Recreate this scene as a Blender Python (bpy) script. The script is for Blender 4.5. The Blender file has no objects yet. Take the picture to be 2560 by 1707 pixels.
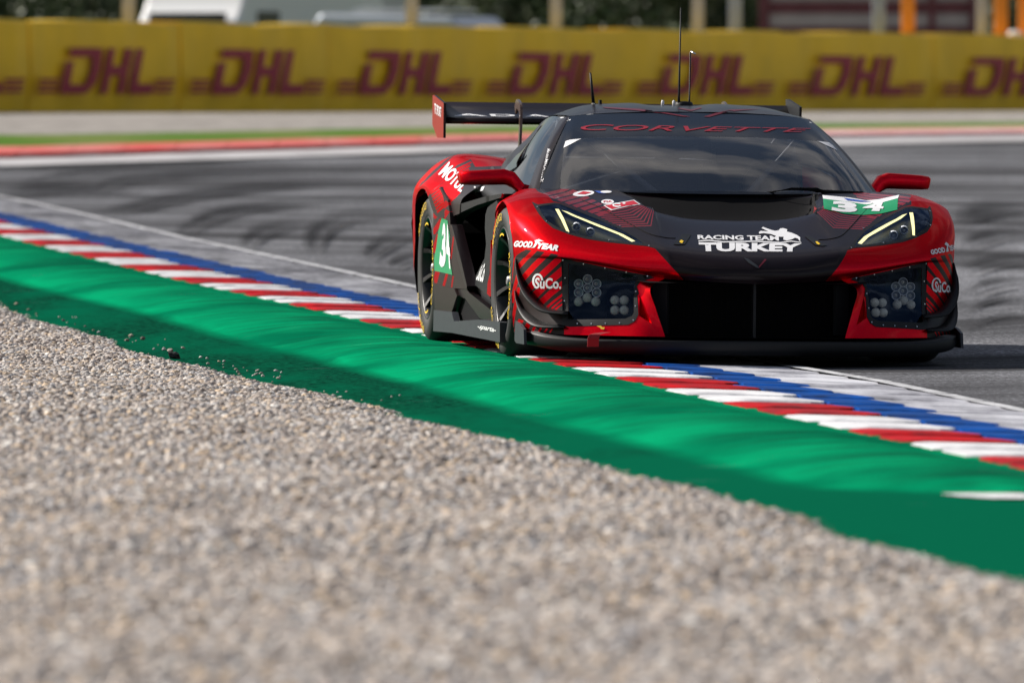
import bpy, bmesh, math, random
import numpy as np
from mathutils import Vector, Matrix, noise as mnoise
from mathutils.bvhtree import BVHTree
from mathutils.geometry import intersect_point_line
random.seed(7); rng = np.random.default_rng(7)
S = bpy.context.scene
COL = S.collection
# ------------------------------------------------------------------ camera, sky, sun, exposure
F_PX, CX, CY, CAM_H = 28444.0, 1280.0, 853.5, 1.15        # 400 mm lens on a 36 mm sensor, photo pixels
PITCH = math.atan((CY-263)/F_PX)
cd = bpy.data.cameras.new('camera'); cam = bpy.data.objects.new('camera', cd); COL.objects.link(cam)
cd.lens = 400; cd.sensor_width = 36; cd.clip_start = 1; cd.clip_end = 5000
cam.location = (0, 0, CAM_H); cam.rotation_euler = (math.pi/2-PITCH, 0, 0)
cd.dof.use_dof = True; cd.dof.focus_distance = 50.0; cd.dof.aperture_fstop = 6.5
S.camera = cam
SUN_EL, SUN_AZ = math.radians(34), math.radians(-26)       # sun on the left, a little behind the car
sv = Vector((-math.cos(SUN_EL)*math.cos(SUN_AZ), -math.cos(SUN_EL)*math.sin(SUN_AZ), math.sin(SUN_EL)))
w = bpy.data.worlds.new('World'); S.world = w; w.use_nodes = True
wn = w.node_tree.nodes; wl = w.node_tree.links
bg = wn['Background']; bg.inputs['Strength'].default_value = 0.05
sky = wn.new('ShaderNodeTexSky'); sky.sky_type = 'NISHITA'; sky.sun_disc = False
sky.sun_elevation = SUN_EL; sky.sun_rotation = math.atan2(sv.x, sv.y); sky.dust_density = 1.5
# scattered clouds over the whole sky (they show as reflections in the windscreen)
tc = wn.new('ShaderNodeTexCoord'); cn = wn.new('ShaderNodeTexNoise'); cn.inputs['Scale'].default_value = 2.6
cn.inputs['Detail'].default_value = 6; cn.inputs['Roughness'].default_value = 0.55
cmap = wn.new('ShaderNodeMapping'); cmap.inputs['Scale'].default_value = (1, 1, 2.6)
cr = wn.new('ShaderNodeValToRGB'); cr.color_ramp.elements[0].position = 0.50; cr.color_ramp.elements[1].position = 0.66
cmix = wn.new('ShaderNodeMixRGB'); cmix.inputs[2].default_value = (10.5, 10.0, 9.8, 1)
wl.new(tc.outputs['Generated'], cmap.inputs[0]); wl.new(cmap.outputs[0], cn.inputs['Vector'])
wl.new(cn.outputs['Fac'], cr.inputs[0]); wl.new(cr.outputs[0], cmix.inputs[0])
wl.new(sky.outputs[0], cmix.inputs[1]); wl.new(cmix.outputs[0], bg.inputs['Color'])
sl = bpy.data.lights.new('sun', 'SUN'); sl.energy = 5.0; sl.angle = math.radians(0.5); sl.color = (1, .94, .86)
so = bpy.data.objects.new('sun', sl); COL.objects.link(so)
so.rotation_euler = sv.to_track_quat('Z', 'Y').to_euler(); so.location = (-20, 30, 30)
S.view_settings.view_transform = 'Standard'; S.view_settings.look = 'None'
S.view_settings.exposure = 0.48; S.view_settings.gamma = 1
S.render.engine = 'CYCLES'

# ------------------------------------------------------------------ helpers
def tag(o, label=None, cat=None, group=None, kind=None):
    if label: o['label'] = label
    if cat: o['category'] = cat
    if group: o['group'] = group
    if kind: o['kind'] = kind
    return o
def new_obj(name, mesh, parent=None):
    o = bpy.data.objects.new(name, mesh); COL.objects.link(o)
    if parent: o.parent = parent
    return o
def mesh_obj(name, verts, faces, mats, parent=None, smooth=False, fm=None):
    me = bpy.data.meshes.new(name); me.from_pydata([tuple(v) for v in verts], [], [tuple(f) for f in faces])
    for m in (mats if isinstance(mats, (list, tuple)) else [mats]): me.materials.append(m)
    if fm is not None: me.polygons.foreach_set('material_index', list(fm))
    if smooth: me.polygons.foreach_set('use_smooth', [True]*len(me.polygons))
    me.update()
    return new_obj(name, me, parent)
def bm_obj(name, bm, mats, parent=None, smooth=False):
    me = bpy.data.meshes.new(name); bm.to_mesh(me); bm.free()
    for m in (mats if isinstance(mats, (list, tuple)) else [mats]): me.materials.append(m)
    if smooth: me.polygons.foreach_set('use_smooth', [True]*len(me.polygons))
    return new_obj(name, me, parent)
def box_bm(bm, c, s, rot=None, mi=0):
    r = bmesh.ops.create_cube(bm, size=1)
    M = Matrix.Translation(c) @ (rot.to_4x4() if rot is not None else Matrix()) @ Matrix.Diagonal((s[0], s[1], s[2], 1))
    bmesh.ops.transform(bm, matrix=M, verts=r['verts'])
    for v in r['verts']:
        for f in v.link_faces: f.material_index = mi
    return r['verts']
def tube_bm(bm, pts, rad, n=8, cap=True):
    pts = [Vector(p) for p in pts]; rings = []
    for i, p in enumerate(pts):
        t = (pts[min(i+1, len(pts)-1)]-pts[max(i-1, 0)]).normalized()
        a = t.orthogonal().normalized(); b = t.cross(a)
        r = rad[i] if isinstance(rad, (list, tuple)) else rad
        rings.append([bm.verts.new(p+(a*math.cos(k*2*math.pi/n)+b*math.sin(k*2*math.pi/n))*r) for k in range(n)])
    for i in range(1, len(rings)):   # keep ring twist small
        r0, r1 = rings[i-1], rings[i]
        k = min(range(n), key=lambda q: (r1[q].co-r0[0].co).length)
        rings[i] = r1[k:]+r1[:k]
        r1 = rings[i]
        for q in range(n): bm.faces.new((r0[q], r0[(q+1) % n], r1[(q+1) % n], r1[q]))
    if cap:
        bm.faces.new(rings[0][::-1]); bm.faces.new(rings[-1])
def mat(name, col, rough=.5, metal=0., coat=0., spec=.5, emit=None, estr=0., noise=0., nscale=20., ncol=None, bump=0., bscale=60., coat_rough=.03, tint=None):
    m = bpy.data.materials.new(name); m.use_nodes = True
    N = m.node_tree.nodes; L = m.node_tree.links; b = N['Principled BSDF']
    b.inputs['Base Color'].default_value = (*col, 1); b.inputs['Roughness'].default_value = rough
    b.inputs['Metallic'].default_value = metal; b.inputs['Coat Weight'].default_value = coat
    b.inputs['Coat Roughness'].default_value = coat_rough; b.inputs['Specular IOR Level'].default_value = spec
    if tint: b.inputs['Specular Tint'].default_value = (*tint, 1)
    if emit: b.inputs['Emission Color'].default_value = (*emit, 1); b.inputs['Emission Strength'].default_value = estr
    g = N.new('ShaderNodeTexCoord')
    if noise > 0 or ncol:
        n = N.new('ShaderNodeTexNoise'); n.inputs['Scale'].default_value = nscale; n.inputs['Detail'].default_value = 6
        L.new(g.outputs['Object'], n.inputs['Vector'])
        mx = N.new('ShaderNodeMixRGB'); mx.inputs[1].default_value = (*col, 1)
        c2 = ncol or tuple(c*(1-noise) for c in col); mx.inputs[2].default_value = (*c2, 1)
        r = N.new('ShaderNodeValToRGB'); r.color_ramp.elements[0].position = .38; r.color_ramp.elements[1].position = .66
        L.new(n.outputs['Fac'], r.inputs[0]); L.new(r.outputs[0], mx.inputs[0]); L.new(mx.outputs[0], b.inputs['Base Color'])
    if bump > 0:
        n2 = N.new('ShaderNodeTexNoise'); n2.inputs['Scale'].default_value = bscale; n2.inputs['Detail'].default_value = 4
        L.new(g.outputs['Object'], n2.inputs['Vector'])
        bp = N.new('ShaderNodeBump'); bp.inputs['Strength'].default_value = bump; bp.inputs['Distance'].default_value = .01
        L.new(n2.outputs['Fac'], bp.inputs['Height']); L.new(bp.outputs[0], b.inputs['Normal'])
    return m
def glass_mat(name, tint, alpha_rough=.02, refl=1.0, ior=1.5, sheen=0., gcol=(1,1,1)):
    m = bpy.data.materials.new(name); m.use_nodes = True; N = m.node_tree.nodes; L = m.node_tree.links; N.clear()
    o = N.new('ShaderNodeOutputMaterial'); t = N.new('ShaderNodeBsdfTransparent'); t.inputs[0].default_value = (*tint, 1)
    g = N.new('ShaderNodeBsdfGlossy'); g.inputs['Roughness'].default_value = alpha_rough; g.inputs[0].default_value = (*gcol, 1)
    f = N.new('ShaderNodeFresnel'); f.inputs[0].default_value = ior; x = N.new('ShaderNodeMixShader')
    L.new(f.outputs[0], x.inputs[0]); L.new(t.outputs[0], x.inputs[1]); L.new(g.outputs[0], x.inputs[2]); L.new(x.outputs[0], o.inputs[0])
    if sheen:  # pale grey diffuse share imitates sky reflection brightening the glass
        df = N.new('ShaderNodeBsdfDiffuse'); df.inputs[0].default_value = (.34,.36,.42,1); x2 = N.new('ShaderNodeMixShader'); x2.inputs[0].default_value = sheen
        L.new(x.outputs[0], x2.inputs[1]); L.new(df.outputs[0], x2.inputs[2]); L.new(x2.outputs[0], o.inputs[0])
    return m
def ray(px, py):
    c, s = math.cos(PITCH), math.sin(PITCH); a = (px-CX)/F_PX; b = -(py-CY)/F_PX
    return np.array([0, 0, CAM_H]), np.array([a, c+b*s, -s+b*c])
def at_dist(px, py, D):
    o, d = ray(px, py); p = o+d*(D/d[1]); return Vector(p)
def smooth01(t): t = min(1, max(0, t)); return t*t*(3-2*t)
def crop(x0, y0, s): return lambda x, y: (x0+x/s, y0+y/s)
# enlarged windows of the photograph that were measured
A = crop(1020,360,5.2275); B = crop(1020,600,5.2275); C = crop(1320,460,5.2275); D = crop(1360,620,5.2275)
E_ = crop(2060,460,5.2275); Fc = crop(2060,640,5.2275); G = crop(1060,220,5.2275); Hh = crop(1440,100,3.485)
I_ = crop(1940,220,5.2275); J = crop(1680,520,4.356); Q2 = crop(1750,200,2.94); Q1 = crop(1000,200,2.94); Q4 = crop(1600,560,2.6133)

# ------------------------------------------------------------------ terrain
PA = np.array([-2.24480596e-04, -9.00640785e-02, 6.22752255])
def a_line(d):                                  # plan position of the white line beside the kerb
    d = min(d, 140.); return float(np.polyval(PA, d))
def tab(ds_, us_): return lambda d: float(np.interp(d, ds_, us_))
u_line = tab([42,44,47,52,65,78,90], [.07,.03,-.05,-.05,-.02,.07,0])            # across-kerb positions read off along the kerb
u_bo = tab([34,40,45,49,61,68,75,90], [.62,.57,.46,.38,.46,.58,.66,.66]); u_bi = tab([34,39,43,47,50,56,63,70,80], [.84,.81,.78,.68,.61,.66,.76,.90,.95])
u_c = tab([30,35,41,45,49,55,60,66,75,95], [1.22,1.21,1.17,1.13,1.05,1.06,1.13,1.27,1.34,1.4]); u_d = tab([30,41,47,51,55,60,65,70,95], [1.96,1.97,1.90,1.87,1.94,1.98,2.13,2.2,2.3])
u_e = tab([20,28,34,38,45,50,55,60,95], [2.31,2.31,2.30,2.34,2.40,2.51,2.54,2.60,2.8])
def zb(d):
    t = max(0., d-50.); return .0101*t*t/(t+6)
def d_kerb(x):                                  # far edge of the track
    return float(np.interp(x, [-60,-5,0,5.8,60], [60,110.5,122,129,165]))
def d_wall(x): return 140+(x+6.3)*32/14.04
def Zt(x, d):
    k = d_kerb(x); wv = max(d_wall(x), k+25)
    base = zb(min(d, 150)); 
    return base+(1.04-base)*smooth01((d-k)/(wv-k)) if d > k else base

def node_mat(name):
    m = bpy.data.materials.new(name); m.use_nodes = True
    return m, m.node_tree.nodes, m.node_tree.links, m.node_tree.nodes['Principled BSDF']
def nz(N, L, vec, scale, detail=5, rough=.55):
    n = N.new('ShaderNodeTexNoise'); n.inputs['Scale'].default_value = scale; n.inputs['Detail'].default_value = detail
    n.inputs['Roughness'].default_value = rough; L.new(vec, n.inputs['Vector']); return n.outputs['Fac']
def ramp(N, L, fac, stops):
    r = N.new('ShaderNodeValToRGB'); e = r.color_ramp.elements
    while len(e) < len(stops): e.new(.5)
    for i, (p, c) in enumerate(stops): e[i].position = p; e[i].color = (*c, 1) if len(c) == 3 else c
    L.new(fac, r.inputs[0]); return r.outputs[0]
def mapping(N, L, vec, scale=(1,1,1), loc=(0,0,0), rot=(0,0,0)):
    m = N.new('ShaderNodeMapping'); m.inputs['Scale'].default_value = scale; m.inputs['Location'].default_value = loc
    m.inputs['Rotation'].default_value = rot; L.new(vec, m.inputs[0]); return m.outputs[0]
def mixc(N, L, fac, a, b, typ='MIX'):
    m = N.new('ShaderNodeMixRGB'); m.blend_type = typ
    for i, v in enumerate((fac, a, b)):
        if hasattr(v, 'is_output'): L.new(v, m.inputs[i])
        elif i == 0: m.inputs[0].default_value = v
        else: m.inputs[i].default_value = (*v, 1)
    return m.outputs[0]
def mathn(N, L, op, a, b=None):
    m = N.new('ShaderNodeMath'); m.operation = op
    for i, v in enumerate((a, b)):
        if v is None: continue
        if hasattr(v, 'is_output'): L.new(v, m.inputs[i])
        else: m.inputs[i].default_value = v
    return m.outputs[0]

# asphalt: grey aggregate with curved rubber marks laid by the cars
m_asph, N, L, b = node_mat('asphalt'); b.inputs['Roughness'].default_value = .85; b.inputs['Specular IOR Level'].default_value = .03
g = N.new('ShaderNodeTexCoord').outputs['Object']
agg = ramp(N, L, nz(N, L, mapping(N, L, g, (1,1,1)), 90, 3), [(.3,(.095,.096,.10)), (.52,(.175,.178,.185)), (.75,(.36,.365,.38))])
pat = ramp(N, L, nz(N, L, mapping(N, L, g, (1,.12,1)), .9, 5), [(.3,(.70,.70,.73)), (.7,(1.25,1.26,1.30))])
grain = ramp(N, L, nz(N, L, mapping(N, L, g, (1,.22,1)), 42, 4, .7), [(.30,(.45,.45,.46)), (.5,(.95,.95,.96)), (.72,(2.1,2.1,2.15))])
col = mixc(N, L, 1.0, mixc(N, L, 1.0, agg, pat, 'MULTIPLY'), grain, 'MULTIPLY')
def rings(cx, cy, freq, lo, hi, nsc, wob):
    sep = N.new('ShaderNodeSeparateXYZ'); L.new(g, sep.inputs[0])
    dx = mathn(N, L, 'SUBTRACT', sep.outputs[0], cx); dy = mathn(N, L, 'SUBTRACT', sep.outputs[1], cy)
    r = mathn(N, L, 'SQRT', mathn(N, L, 'ADD', mathn(N, L, 'MULTIPLY', dx, dx), mathn(N, L, 'MULTIPLY', dy, dy)))
    r = mathn(N, L, 'ADD', r, mathn(N, L, 'MULTIPLY', nz(N, L, mapping(N, L, g, (.5,.12,1)), .5, 2), wob))
    cmb = N.new('ShaderNodeCombineXYZ'); L.new(mathn(N, L, 'MULTIPLY', r, freq), cmb.inputs[0])
    ang = mathn(N, L, 'ARCTAN2', dy, dx); L.new(mathn(N, L, 'MULTIPLY', ang, nsc), cmb.inputs[1])
    return ramp(N, L, nz(N, L, cmb.outputs[0], 1.0, 4, .6), [(lo,(0,0,0)), (hi,(1,1,1))])
k1 = rings(-13, 64, .62, .42, .58, 1.0, 2.2); k2 = rings(-30, 50, 1.2, .46, .60, 2.0, 1.5)
col = mixc(N, L, mathn(N, L, 'MULTIPLY', k1, .85), col, (.035,.035,.038)); col = mixc(N, L, mathn(N, L, 'MULTIPLY', k2, .28), col, (.04,.04,.043))
L.new(col, b.inputs['Base Color'])
bp = N.new('ShaderNodeBump'); bp.inputs['Strength'].default_value = .5; bp.inputs['Distance'].default_value = .008
L.new(nz(N, L, g, 130, 2), bp.inputs['Height']); L.new(bp.outputs[0], b.inputs['Normal'])
m_earth = mat('earth_grass', (.09,.12,.035), .9, noise=.5, nscale=.4)
def gravel_nodes(name, rnd):
    m, N, L, b = node_mat(name); b.inputs['Roughness'].default_value = .85
    st = [(0,(.22,.175,.15)), (.18,(.38,.325,.29)), (.36,(.53,.47,.42)), (.54,(.37,.37,.39)), (.70,(.63,.48,.33)), (.84,(.11,.10,.10)), (1,(.82,.78,.73))]
    if rnd: fac = N.new('ShaderNodeObjectInfo').outputs['Random']
    else:
        v = N.new('ShaderNodeTexVoronoi'); v.inputs['Scale'].default_value = 55
        L.new(N.new('ShaderNodeTexCoord').outputs['Object'], v.inputs['Vector'])
        s = N.new('ShaderNodeSeparateColor'); L.new(v.outputs['Color'], s.inputs[0]); fac = s.outputs[0]
        bp = N.new('ShaderNodeBump'); bp.inputs['Distance'].default_value = .012; L.new(v.outputs['Distance'], bp.inputs['Height'])
        bp.invert = True; L.new(bp.outputs[0], b.inputs['Normal'])
    gc = ramp(N, L, fac, st)
    if not rnd: gc = mixc(N, L, 1, gc, (.42,.40,.385), 'MULTIPLY')  # bed colour darkened to imitate shade in the gaps between stones
    L.new(gc, b.inputs['Base Color']); return m
m_grav = gravel_nodes('gravel_bed', False); m_peb = gravel_nodes('pebble', True)

def grid_sheet(name, xs, ds, zf, m, kind='structure', smooth=True):
    vs = [(x(d) if callable(x) else x, d, 0) for d in ds for x in xs]
    vs = [(x, d, zf(x, d)) for x, d, _ in vs]; n = len(xs)
    fs = [(r*n+c, r*n+c+1, (r+1)*n+c+1, (r+1)*n+c) for r in range(len(ds)-1) for c in range(n-1)]
    return tag(mesh_obj(name, vs, fs, m, smooth=smooth), kind=kind)
# base ground to the horizon
def z_ground(x, d): return Zt(max(-60, min(60, x)), d)-.16+max(0, d-230)*.03
gx = sorted(set([-1500,-600,-250,-120]+list(range(-80,81,8))+[120,250,600,1500]))
gd = [-200,-60]+list(range(0,240,8))+[260,320,420,600,1000,2500]
grid_sheet('ground', gx, gd, z_ground, m_earth)
# track surface
def u_of(x, d): return a_line(d)-x
def z_track(x, d): return Zt(x, d)-.07*smooth01((u_of(x, d)-u_line(d)-.03)/.1)-.04*smooth01((d-d_kerb(x))/.5)
tx = [-60,-40,-25,-15,-10]+[lambda d, o=o: a_line(d)-o-u_line(d) for o in (3,1.5,.5,.14,.02,-.05,-.3,-.8,-1.5,-3,-5,-8,-12)]+[20,40,60]
td = list(np.arange(6,60,1.5))+list(np.arange(60,150,2.))
def track_x(x): return x
vs = []; n = len(tx)
for d in td:
    row = sorted([(x(d) if callable(x) else x) for x in tx]); vs += [(x, d, z_track(x, d)) for x in row]
fs = [(r*n+c, r*n+c+1, (r+1)*n+c+1, (r+1)*n+c) for r in range(len(td)-1) for c in range(n-1)]
tag(mesh_obj('racetrack', vs, fs, m_asph, smooth=True), kind='structure')

# ------------------------------------------------------------------ kerb, green run-off, gravel
CREST = .032
def z_kerb(u, d): return Zt(a_line(d)-u, d)+CREST*min(1, max(0, u)/1.1)
m_red = mat('kerb_red_paint', (.62,.008,.012), .5, spec=.01, noise=.5, nscale=9, ncol=(.22,.012,.016), bump=.25, bscale=40)
m_white = mat('kerb_white_paint', (.84,.84,.86), .55, spec=.01, nscale=8, ncol=(.50,.50,.53), bump=.25, bscale=40)
m_blue = mat('kerb_blue_paint', (.003,.085,.40), .5, spec=.01, nscale=7, ncol=(.006,.03,.12), bump=.25, bscale=40)
def rubbered(m, amt, far=0.):
    N, L = m.node_tree.nodes, m.node_tree.links; b = N['Principled BSDF']; src = b.inputs['Base Color'].links[0].from_socket
    gg = N.new('ShaderNodeTexCoord').outputs['Object']
    r = ramp(N, L, nz(N, L, mapping(N, L, gg, (1.6,.16,1)), 1.9, 7, .68), [(.46,(0,0,0)), (.68,(1,1,1))])
    r2 = ramp(N, L, nz(N, L, mapping(N, L, gg, (2,9,1)), 3.0, 6, .7), [(.42,(.0,.0,.0)), (.62,(1,1,1))])
    f = mathn(N, L, 'MULTIPLY', mathn(N, L, 'ADD', mathn(N, L, 'MULTIPLY', r, .65), mathn(N, L, 'MULTIPLY', r2, .35)), amt)
    if far:                                                   # more rubber where the cars run wide over the kerb
        sy = N.new('ShaderNodeSeparateXYZ'); L.new(gg, sy.inputs[0]); mr = N.new('ShaderNodeMapRange'); mr.inputs[1].default_value = 54; mr.inputs[2].default_value = 68
        L.new(sy.outputs[1], mr.inputs[0]); spk = ramp(N, L, nz(N, L, mapping(N, L, gg, (1.5,.8,1)), 3.2, 8, .75), [(.34,(.35,.35,.35)), (.58,(1,1,1))])
        f = mathn(N, L, 'MINIMUM', mathn(N, L, 'ADD', f, mathn(N, L, 'MULTIPLY', mathn(N, L, 'MULTIPLY', mr.outputs[0], spk), far)), .95)
    L.new(mixc(N, L, f, src, (.045,.045,.05)), b.inputs['Base Color'])
rubbered(m_red, .48); rubbered(m_white, .26, .18); rubbered(m_blue, .48, .22)
m_worn, N, L, b = node_mat('worn_white_paint'); b.inputs['Roughness'].default_value = .65; b.inputs['Specular IOR Level'].default_value = .02
g = N.new('ShaderNodeTexCoord').outputs['Object']
c1 = ramp(N, L, nz(N, L, mapping(N, L, g, (1,.35,1)), 1.6, 8, .7), [(.34,(.12,.12,.14)), (.46,(.46,.465,.52)), (.60,(.76,.77,.83))])
L.new(mixc(N, L, 1, c1, ramp(N, L, nz(N, L, mapping(N, L, g, (1,10,1)), 4, 6), [(.35,(.55,.55,.55)), (.6,(1,1,1))]), 'MULTIPLY'), b.inputs['Base Color'])
rubbered(m_worn, .28, .72)
kerb = tag(bpy.data.objects.new('kerb', None), kind='structure'); COL.objects.link(kerb)
kerb['label'] = 'red, white and blue serrated kerb along the inside of the corner'
PITCHK = .8
def kdir(d): e = .05; return Vector((a_line(d+e)-a_line(d-e), 2*e, 0)).normalized()
def kpt(u, d, h=0): return Vector((a_line(d)-u, d, z_kerb(u, d)+h))
def kerb_bar(d0, u0, u1, m, h, name, rnd=1, pitch=.8):
    """one sawtooth bar of the kerb: low on the far side, a rounded nose towards the near side"""
    prof = [(-.004,-.05), (-.004,.002), (.60,h*.85), (.75,h), (.79,h*.7), (.799,.0), (.799,-.05)]
    us = [u0, u0+.012, u0+.035, u0+.08, u1-.10, u1-.05, u1]; nar = [.34*rnd, .16*rnd, .05*rnd, 0, 0, .0, .0]; dz = [0,0,0,0,0,-.002*rnd,-.005*rnd]
    vs, fs = [], []
    for u, na, dzz in zip(us, nar, dz):
        for (t, z) in prof:
            tt = .4+(t-.4)*(1-na*1.4); zz = (z*(1-na*.9)+dzz if z > 0 else z)
            wv = .004*math.sin(u*17+d0*5)
            vs.append(kpt(u, d0-tt*pitch/.8+wv, zz))
    n = len(prof)
    for i in range(len(us)-1):
        for j in range(n-1): fs.append((i*n+j, i*n+j+1, (i+1)*n+j+1, (i+1)*n+j))
    fs.append(tuple(range(n))); fs.append(tuple(range((len(us)-1)*n, len(us)*n))[::-1])
    return mesh_obj(name, vs, fs, m, kerb)
starts = [33.2,36.2,39.3,42.9,46.9,50.4,53.9,57.4,60.5,63.2,66.1,69.2,72.7,76.2,79.7,83.2,86.7,90.2,93.7,97.2]   # where each red run begins
for k in range(1, len(starts)):
    pt_ = (starts[k]-starts[k-1])/4
    for j in range(4):
        d = starts[k]-j*pt_; jit = random.uniform(-.025,.025)
        kerb_bar(d, u_bi(d)+jit, u_c(d)+.03, m_red if j < 2 else m_white, .011, 'kerb_block', 1, pt_)
        kerb_bar(d, u_bo(d)+jit*1.2, u_bi(d)+jit+.005, m_blue, .0095, 'blue_kerb_block', 0, pt_)
        kerb_bar(d, .05+u_line(d), u_bo(d)+jit*1.2+.005, m_worn, .008, 'worn_kerb_block', 0, pt_)
kb = grid_sheet('kerb_base', [lambda d, o=o: a_line(d)-(u_line(d)+(u_c(d)+.02-u_line(d))*o) for o in (1,.6,.3,.03)], list(np.arange(28,100,1.)), lambda x, d: z_kerb(u_of(x,d), d)-.006, m_worn)
kb.parent = kerb; del kb['kind']
wl_ = grid_sheet('white_line', [lambda d, o=o: a_line(d)-o-u_line(d) for o in (.055,.02,-.01)], list(np.arange(24,110,1.)), lambda x, d: Zt(x,d)+.012, mat('white_line_paint', (.66,.67,.70), .6, spec=.02, nscale=9, ncol=(.16,.16,.17)))

m_green, N, L, b = node_mat('green_paint'); b.inputs['Roughness'].default_value = .5; b.inputs['Specular IOR Level'].default_value = .0
g = N.new('ShaderNodeTexCoord'); go = g.outputs['Object']
uvn = N.new('ShaderNodeUVMap'); uv = uvn.outputs[0]
base = ramp(N, L, nz(N, L, mapping(N, L, go, (1,.5,1)), 1.3, 6), [(.35,(.001,.13,.062)), (.62,(.002,.28,.120))])
streak = ramp(N, L, nz(N, L, mapping(N, L, go, (.55,7,1), rot=(0,0,.12)), 1.6, 7, .68), [(.42,(0,0,0)), (.60,(1,1,1))])
sepu = N.new('ShaderNodeSeparateXYZ'); L.new(uv, sepu.inputs[0])
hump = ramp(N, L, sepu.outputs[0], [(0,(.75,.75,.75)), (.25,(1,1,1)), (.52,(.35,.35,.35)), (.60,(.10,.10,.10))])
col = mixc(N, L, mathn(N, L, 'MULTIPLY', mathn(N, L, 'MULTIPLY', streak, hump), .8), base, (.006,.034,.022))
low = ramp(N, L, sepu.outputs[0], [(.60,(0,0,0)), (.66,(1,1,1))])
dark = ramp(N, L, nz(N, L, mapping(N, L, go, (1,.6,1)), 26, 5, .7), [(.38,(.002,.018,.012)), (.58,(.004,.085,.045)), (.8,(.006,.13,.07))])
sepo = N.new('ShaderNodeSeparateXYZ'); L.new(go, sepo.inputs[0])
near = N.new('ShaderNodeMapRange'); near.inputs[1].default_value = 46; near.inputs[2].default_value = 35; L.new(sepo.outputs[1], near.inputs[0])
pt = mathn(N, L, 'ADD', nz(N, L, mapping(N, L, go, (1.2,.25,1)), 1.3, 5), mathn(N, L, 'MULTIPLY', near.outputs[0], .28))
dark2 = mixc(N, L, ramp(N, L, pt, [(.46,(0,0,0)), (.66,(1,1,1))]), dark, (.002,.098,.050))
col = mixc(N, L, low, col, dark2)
scr = ramp(N, L, nz(N, L, mapping(N, L, go, (.9,22,1), rot=(0,0,.2)), 1.3, 3, .5), [(.735,(0,0,0)), (.75,(1,1,1))])
col = mixc(N, L, mathn(N, L, 'MULTIPLY', scr, .55), col, (.35,.55,.60))
L.new(col, b.inputs['Base Color'])
bp = N.new('ShaderNodeBump'); bp.inputs['Strength'].default_value = .35; bp.inputs['Distance'].default_value = .006
L.new(nz(N, L, go, 70, 4), bp.inputs['Height']); L.new(bp.outputs[0], b.inputs['Normal'])
def uD(d): return u_c(d)+(u_d(d)-u_c(d))*smooth01((d-33.0)/1.3)
def z_green(u, d):
    h = smooth01((d-32.6)/2.2); e = uD(d)
    base = Zt(a_line(d)-u, d)
    uc = u_c(d)
    if u <= uc+.28: hh = CREST+(.058-CREST)*smooth01((u-uc-.04)/.24)
    elif u < e: t = (u-uc-.28)/max(.05,(e-uc-.28)); hh = .058*(1-t**2.2)+.001
    else: hh = .001-.012*min(1, (u-e)/.5)
    ripple = (.0035*math.sin(d*3.3+u*2)+.0048*mnoise.noise(Vector((u*.7+d*.2,d*5.5,8)))+.004*mnoise.noise(Vector((u*1.2,d*2.6,0)))+.022*mnoise.noise(Vector((u*1.5+d*.35,d*1.7,5)))*smooth01((u-uc-.40)/.35))*(1 if uc+.2 < u < e-.02 else .15)*h
    low = CREST*max(0, 1-(u-uc)/.3)
    return base+h*hh+(1-h)*low*.5+ripple
us = list(np.arange(-.01,.95,.035))+list(np.arange(.96,1.8,.08)); ds = list(np.arange(18,100,.2))
vs = [(a_line(d)-u-u_c(d), d, z_green(u+u_c(d), d)) for d in ds for u in us]; n = len(us)
fs = [(r*n+c, (r+1)*n+c, (r+1)*n+c+1, r*n+c+1) for r in range(len(ds)-1) for c in range(n-1)]
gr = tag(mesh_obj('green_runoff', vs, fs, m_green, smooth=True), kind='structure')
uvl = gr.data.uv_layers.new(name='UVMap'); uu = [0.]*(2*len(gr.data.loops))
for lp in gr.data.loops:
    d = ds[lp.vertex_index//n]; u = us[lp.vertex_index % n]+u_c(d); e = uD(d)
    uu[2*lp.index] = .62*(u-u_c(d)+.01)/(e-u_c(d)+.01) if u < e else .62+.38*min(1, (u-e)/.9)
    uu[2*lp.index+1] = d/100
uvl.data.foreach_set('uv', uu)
# rubber laid in single arcs, and a streak of white paint at the end of the hump
def on_surface(px, py, zf, d0=24, d1=128):
    o, dr = ray(px, py); ts = np.linspace(d0, d1, 260); prev = None
    for t in ts:
        p = o+dr*t; h = p[2]-zf(p[0], p[1])
        if h <= 0:
            if prev is not None: t = prev[0]+(t-prev[0])*prev[1]/(prev[1]-h)
            p = o+dr*t; return Vector((p[0], p[1], zf(p[0], p[1])))
        prev = (t, h)
    return None
m_mark, N, L, b = node_mat('rubber_mark'); b.inputs['Base Color'].default_value = (.022,.022,.025,1); b.inputs['Roughness'].default_value = .8; b.inputs['Specular IOR Level'].default_value = .05
uvm = N.new('ShaderNodeUVMap').outputs[0]; su_ = N.new('ShaderNodeSeparateXYZ'); L.new(uvm, su_.inputs[0])
prof_ = ramp(N, L, su_.outputs[1], [(0,(0,0,0)), (.5,(1,1,1)), (1,(0,0,0))]); ends = ramp(N, L, su_.outputs[0], [(0,(0,0,0)), (.30,(1,1,1)), (.50,(.9,.9,.9)), (1,(0,0,0))])
gq = N.new('ShaderNodeTexCoord').outputs['Object']; mott = ramp(N, L, nz(N, L, mapping(N, L, gq, (1,.2,1)), 1.4, 5), [(.3,(.35,.35,.35)), (.65,(1,1,1))])
al = mathn(N, L, 'MULTIPLY', mathn(N, L, 'MULTIPLY', prof_, ends), mathn(N, L, 'MULTIPLY', mott, .92))
L.new(al, b.inputs['Alpha'])
track = bpy.data.objects['racetrack']
W1 = crop(0,380,1.268); W2 = crop(2100,330,1.4217)
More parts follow.
